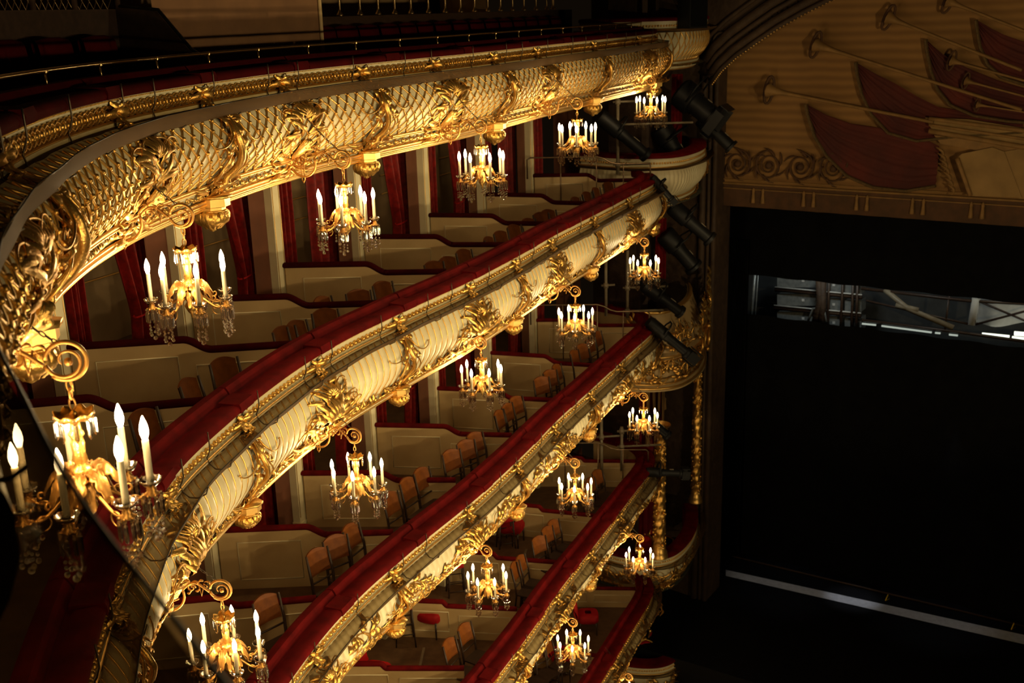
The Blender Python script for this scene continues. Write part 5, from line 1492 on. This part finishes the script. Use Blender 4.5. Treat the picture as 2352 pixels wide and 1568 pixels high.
tubes(root, [[(1980, 743), (2012, 746)], [(2025, 748), (2140, 763)], [(2148, 764), (2160, 765)], [(2180, 768), (2200, 770)]], .03, 'glowing_edge', M['backlight_dim'])
mb = MB(); root = thing('lit_panel', 'bright pale panel glowing at the right end of the backstage gap', 'panel', SP(*B_(2300, 745, WC-1.), WC-1.)); off = Vector(root.location)
mb.grid([[SP(*B_(px, py, WC-1.), WC-1.+.3*sin(px*.05)) for py in (685, 715, 745)] for px in range(2240, 2420, 10)]); o = mb.obj('sheet', M['white_panel'], root); o.matrix_parent_inverse = Matrix.Translation(-off)
tubes(root, [[(2256, 768), (2318, 774)], [(2325, 776), (2420, 786)], [(2330, 765), (2420, 772)]], .07, 'glowing_edge', M['backlight'], WC-.5)
def area(loc, target, size, watt, col):
    l = bpy.data.lights.new('stage_work_light', 'AREA'); l.energy = watt; l.size = size; l.color = col
    o = bpy.data.objects.new('stage_work_light', l); C.objects.link(o); o.location = loc
    o.rotation_euler = (Vector(target)-Vector(loc)).to_track_quat('-Z', 'Y').to_euler(); return o
zz = ztop
area(SP(7.0, zz+2.5, WC+1.5), SP(7.2, zlow+.4, WC-1), 1.0, 60, (.95, 1, .85))
uc = B_(1860, 690)[0]
area(SP(uc+1.2, zz+1.3, WC+2.6), SP(uc, (ztop+zlow)/2, WC-.5), .8, 75, (.9, 1, .95))
# spot-lit pale strip on the stage floor and the front edge
e1 = [at_h(px, py, EYE-ZS-.02) for px, py in ((1667, 1308), (1667, 1322), (2400, 1468), (2400, 1490))]
root = thing('floor_strip', 'long pale reflective strip lying across the dark stage front', 'floor strip', ((e1[0][0]+e1[2][0])/2, (e1[0][1]+e1[2][1])/2, ZS)); off = Vector(root.location)
mb = MB(); A0, A1, B0, B1 = [Vector(p) for p in (e1[0], e1[1], e1[2], e1[3])]
mb.grid([[tuple(A0.lerp(B0, t)), tuple(A1.lerp(B1, t))] for t in [i/40 for i in range(41)]]); o = mb.obj('strip', M['strip'], root, smooth=False); o.matrix_parent_inverse = Matrix.Translation(-off)
def spot(loc, target, watt, ang, col=(.85, .9, 1)):
    l = bpy.data.lights.new('stage_spot', 'SPOT'); l.energy = watt; l.spot_size = ang; l.spot_blend = .9; l.color = col; l.shadow_soft_size = .1
    o = bpy.data.objects.new('stage_spot', l); C.objects.link(o); o.location = loc; o.rotation_euler = (Vector(target)-Vector(loc)).to_track_quat('-Z', 'Y').to_euler()
for t, w_, a in ((.43, 200, .35), (.98, 420, .3), (.2, 36, .8), (.68, 36, .8)):
    c = A0.lerp(B0, t); spot(tuple(c+Vector((0, 0, 5))-SN*.8), tuple(c), w_, a)
ed = [at_h(px, py, EYE-ZS-.03) for px, py in ((1623, 1263), (2400, 1449))]
root = thing('stage_edge_rail', 'thin dim line of the stage riser edge behind the pale strip', 'edge strip', tuple((Vector(ed[0])+Vector(ed[1]))/2)); off = Vector(root.location)
mb = MB(); mb.tube(ed, .03, 5); o = mb.obj('nosing', M['dark_stone'], root); o.matrix_parent_inverse = Matrix.Translation(-off)
for n, (px, py) in enumerate(((2039, 1372), (2328, 1438))):
    c = at_h(px, py, EYE-ZS-.1); root = thing('warning_sign', ['small yellow triangular warning sign at the middle of the stage edge', 'small yellow triangular warning sign at the far right of the stage edge'][n], 'sign', c, .58); mb = MB()
    P_ = [(-.085, 0, -.06), (.085, 0, -.06), (0, 0, .09)]; mb.tube(P_+[P_[0]], .016, 5, caps=False); mb.obj('border', principled('sign_yellow', (.75, .5, .02), .5), root)
    mb = MB(); mb.poly([(-.07, .01, -.05), (.07, .01, -.05), (0, .01, .075)]); mb.obj('plate', M['black'], root, smooth=False)
# dark pit rail in front of the stage
ed = [at_h(px, py, EYE-.9) for px, py in ((1640, 1420), (1800, 1480), (2050, 1590))]
root = thing('pit_rail', 'dim brown velvet rail of the orchestra pit at the bottom right', 'rail', tuple(ed[1])); off = Vector(root.location)
mb = MB(); mb.tube(ed, .09, 8); mb.tube([(p[0], p[1], .12) for p in ed], .05, 6); o = mb.obj('velvet_rail', M['velvet_dark'], root); o.matrix_parent_inverse = Matrix.Translation(-off)
for t in range(3):
    p_ = ed[t]; mb = MB(); mb.tube([(p_[0], p_[1], 0), (p_[0], p_[1], .9)], .04, 6); o = mb.obj('post', M['dark_wood'], root); o.matrix_parent_inverse = Matrix.Translation(-off)

# ------------------------------------------------------------------ world, camera
w = bpy.data.worlds.new('hall_dark'); bpy.context.scene.world = w; w.use_nodes = True
bg = w.node_tree.nodes['Background']; bg.inputs['Color'].default_value = (1., .62, .3, 1); bg.inputs['Strength'].default_value = .004
cam = bpy.data.cameras.new('camera'); co = bpy.data.objects.new('camera', cam); C.objects.link(co)
cam.sensor_width = 36; cam.sensor_fit = 'HORIZONTAL'; cam.lens = FPX/2352*36
co.location = (0, 0, EYE); co.matrix_world = Matrix.Translation((0, 0, EYE)) @ Matrix.Rotation(pi/2-PITCH, 4, 'X') @ Matrix.Rotation(ROLL, 4, 'Z')
cam.clip_start = .05; cam.clip_end = 200
cam.dof.use_dof = True; cam.dof.focus_distance = 9.0; cam.dof.aperture_fstop = 3.2
sc = bpy.context.scene; sc.camera = co
sc.view_settings.view_transform = 'Standard'; sc.view_settings.look = 'None'; sc.view_settings.exposure = 0.; sc.view_settings.gamma = 1.
cy = sc.cycles
cy.max_bounces = 5; cy.diffuse_bounces = 2; cy.glossy_bounces = 3; cy.transmission_bounces = 4; cy.transparent_max_bounces = 8
cy.sample_clamp_indirect = 4.; cy.sample_clamp_direct = 0.; cy.caustics_reflective = False; cy.caustics_refractive = False
cy.use_light_tree = True
cy.use_adaptive_sampling = True; cy.adaptive_threshold = .05
for o in bpy.data.objects:
    if o.get('label') == '': del o['label']
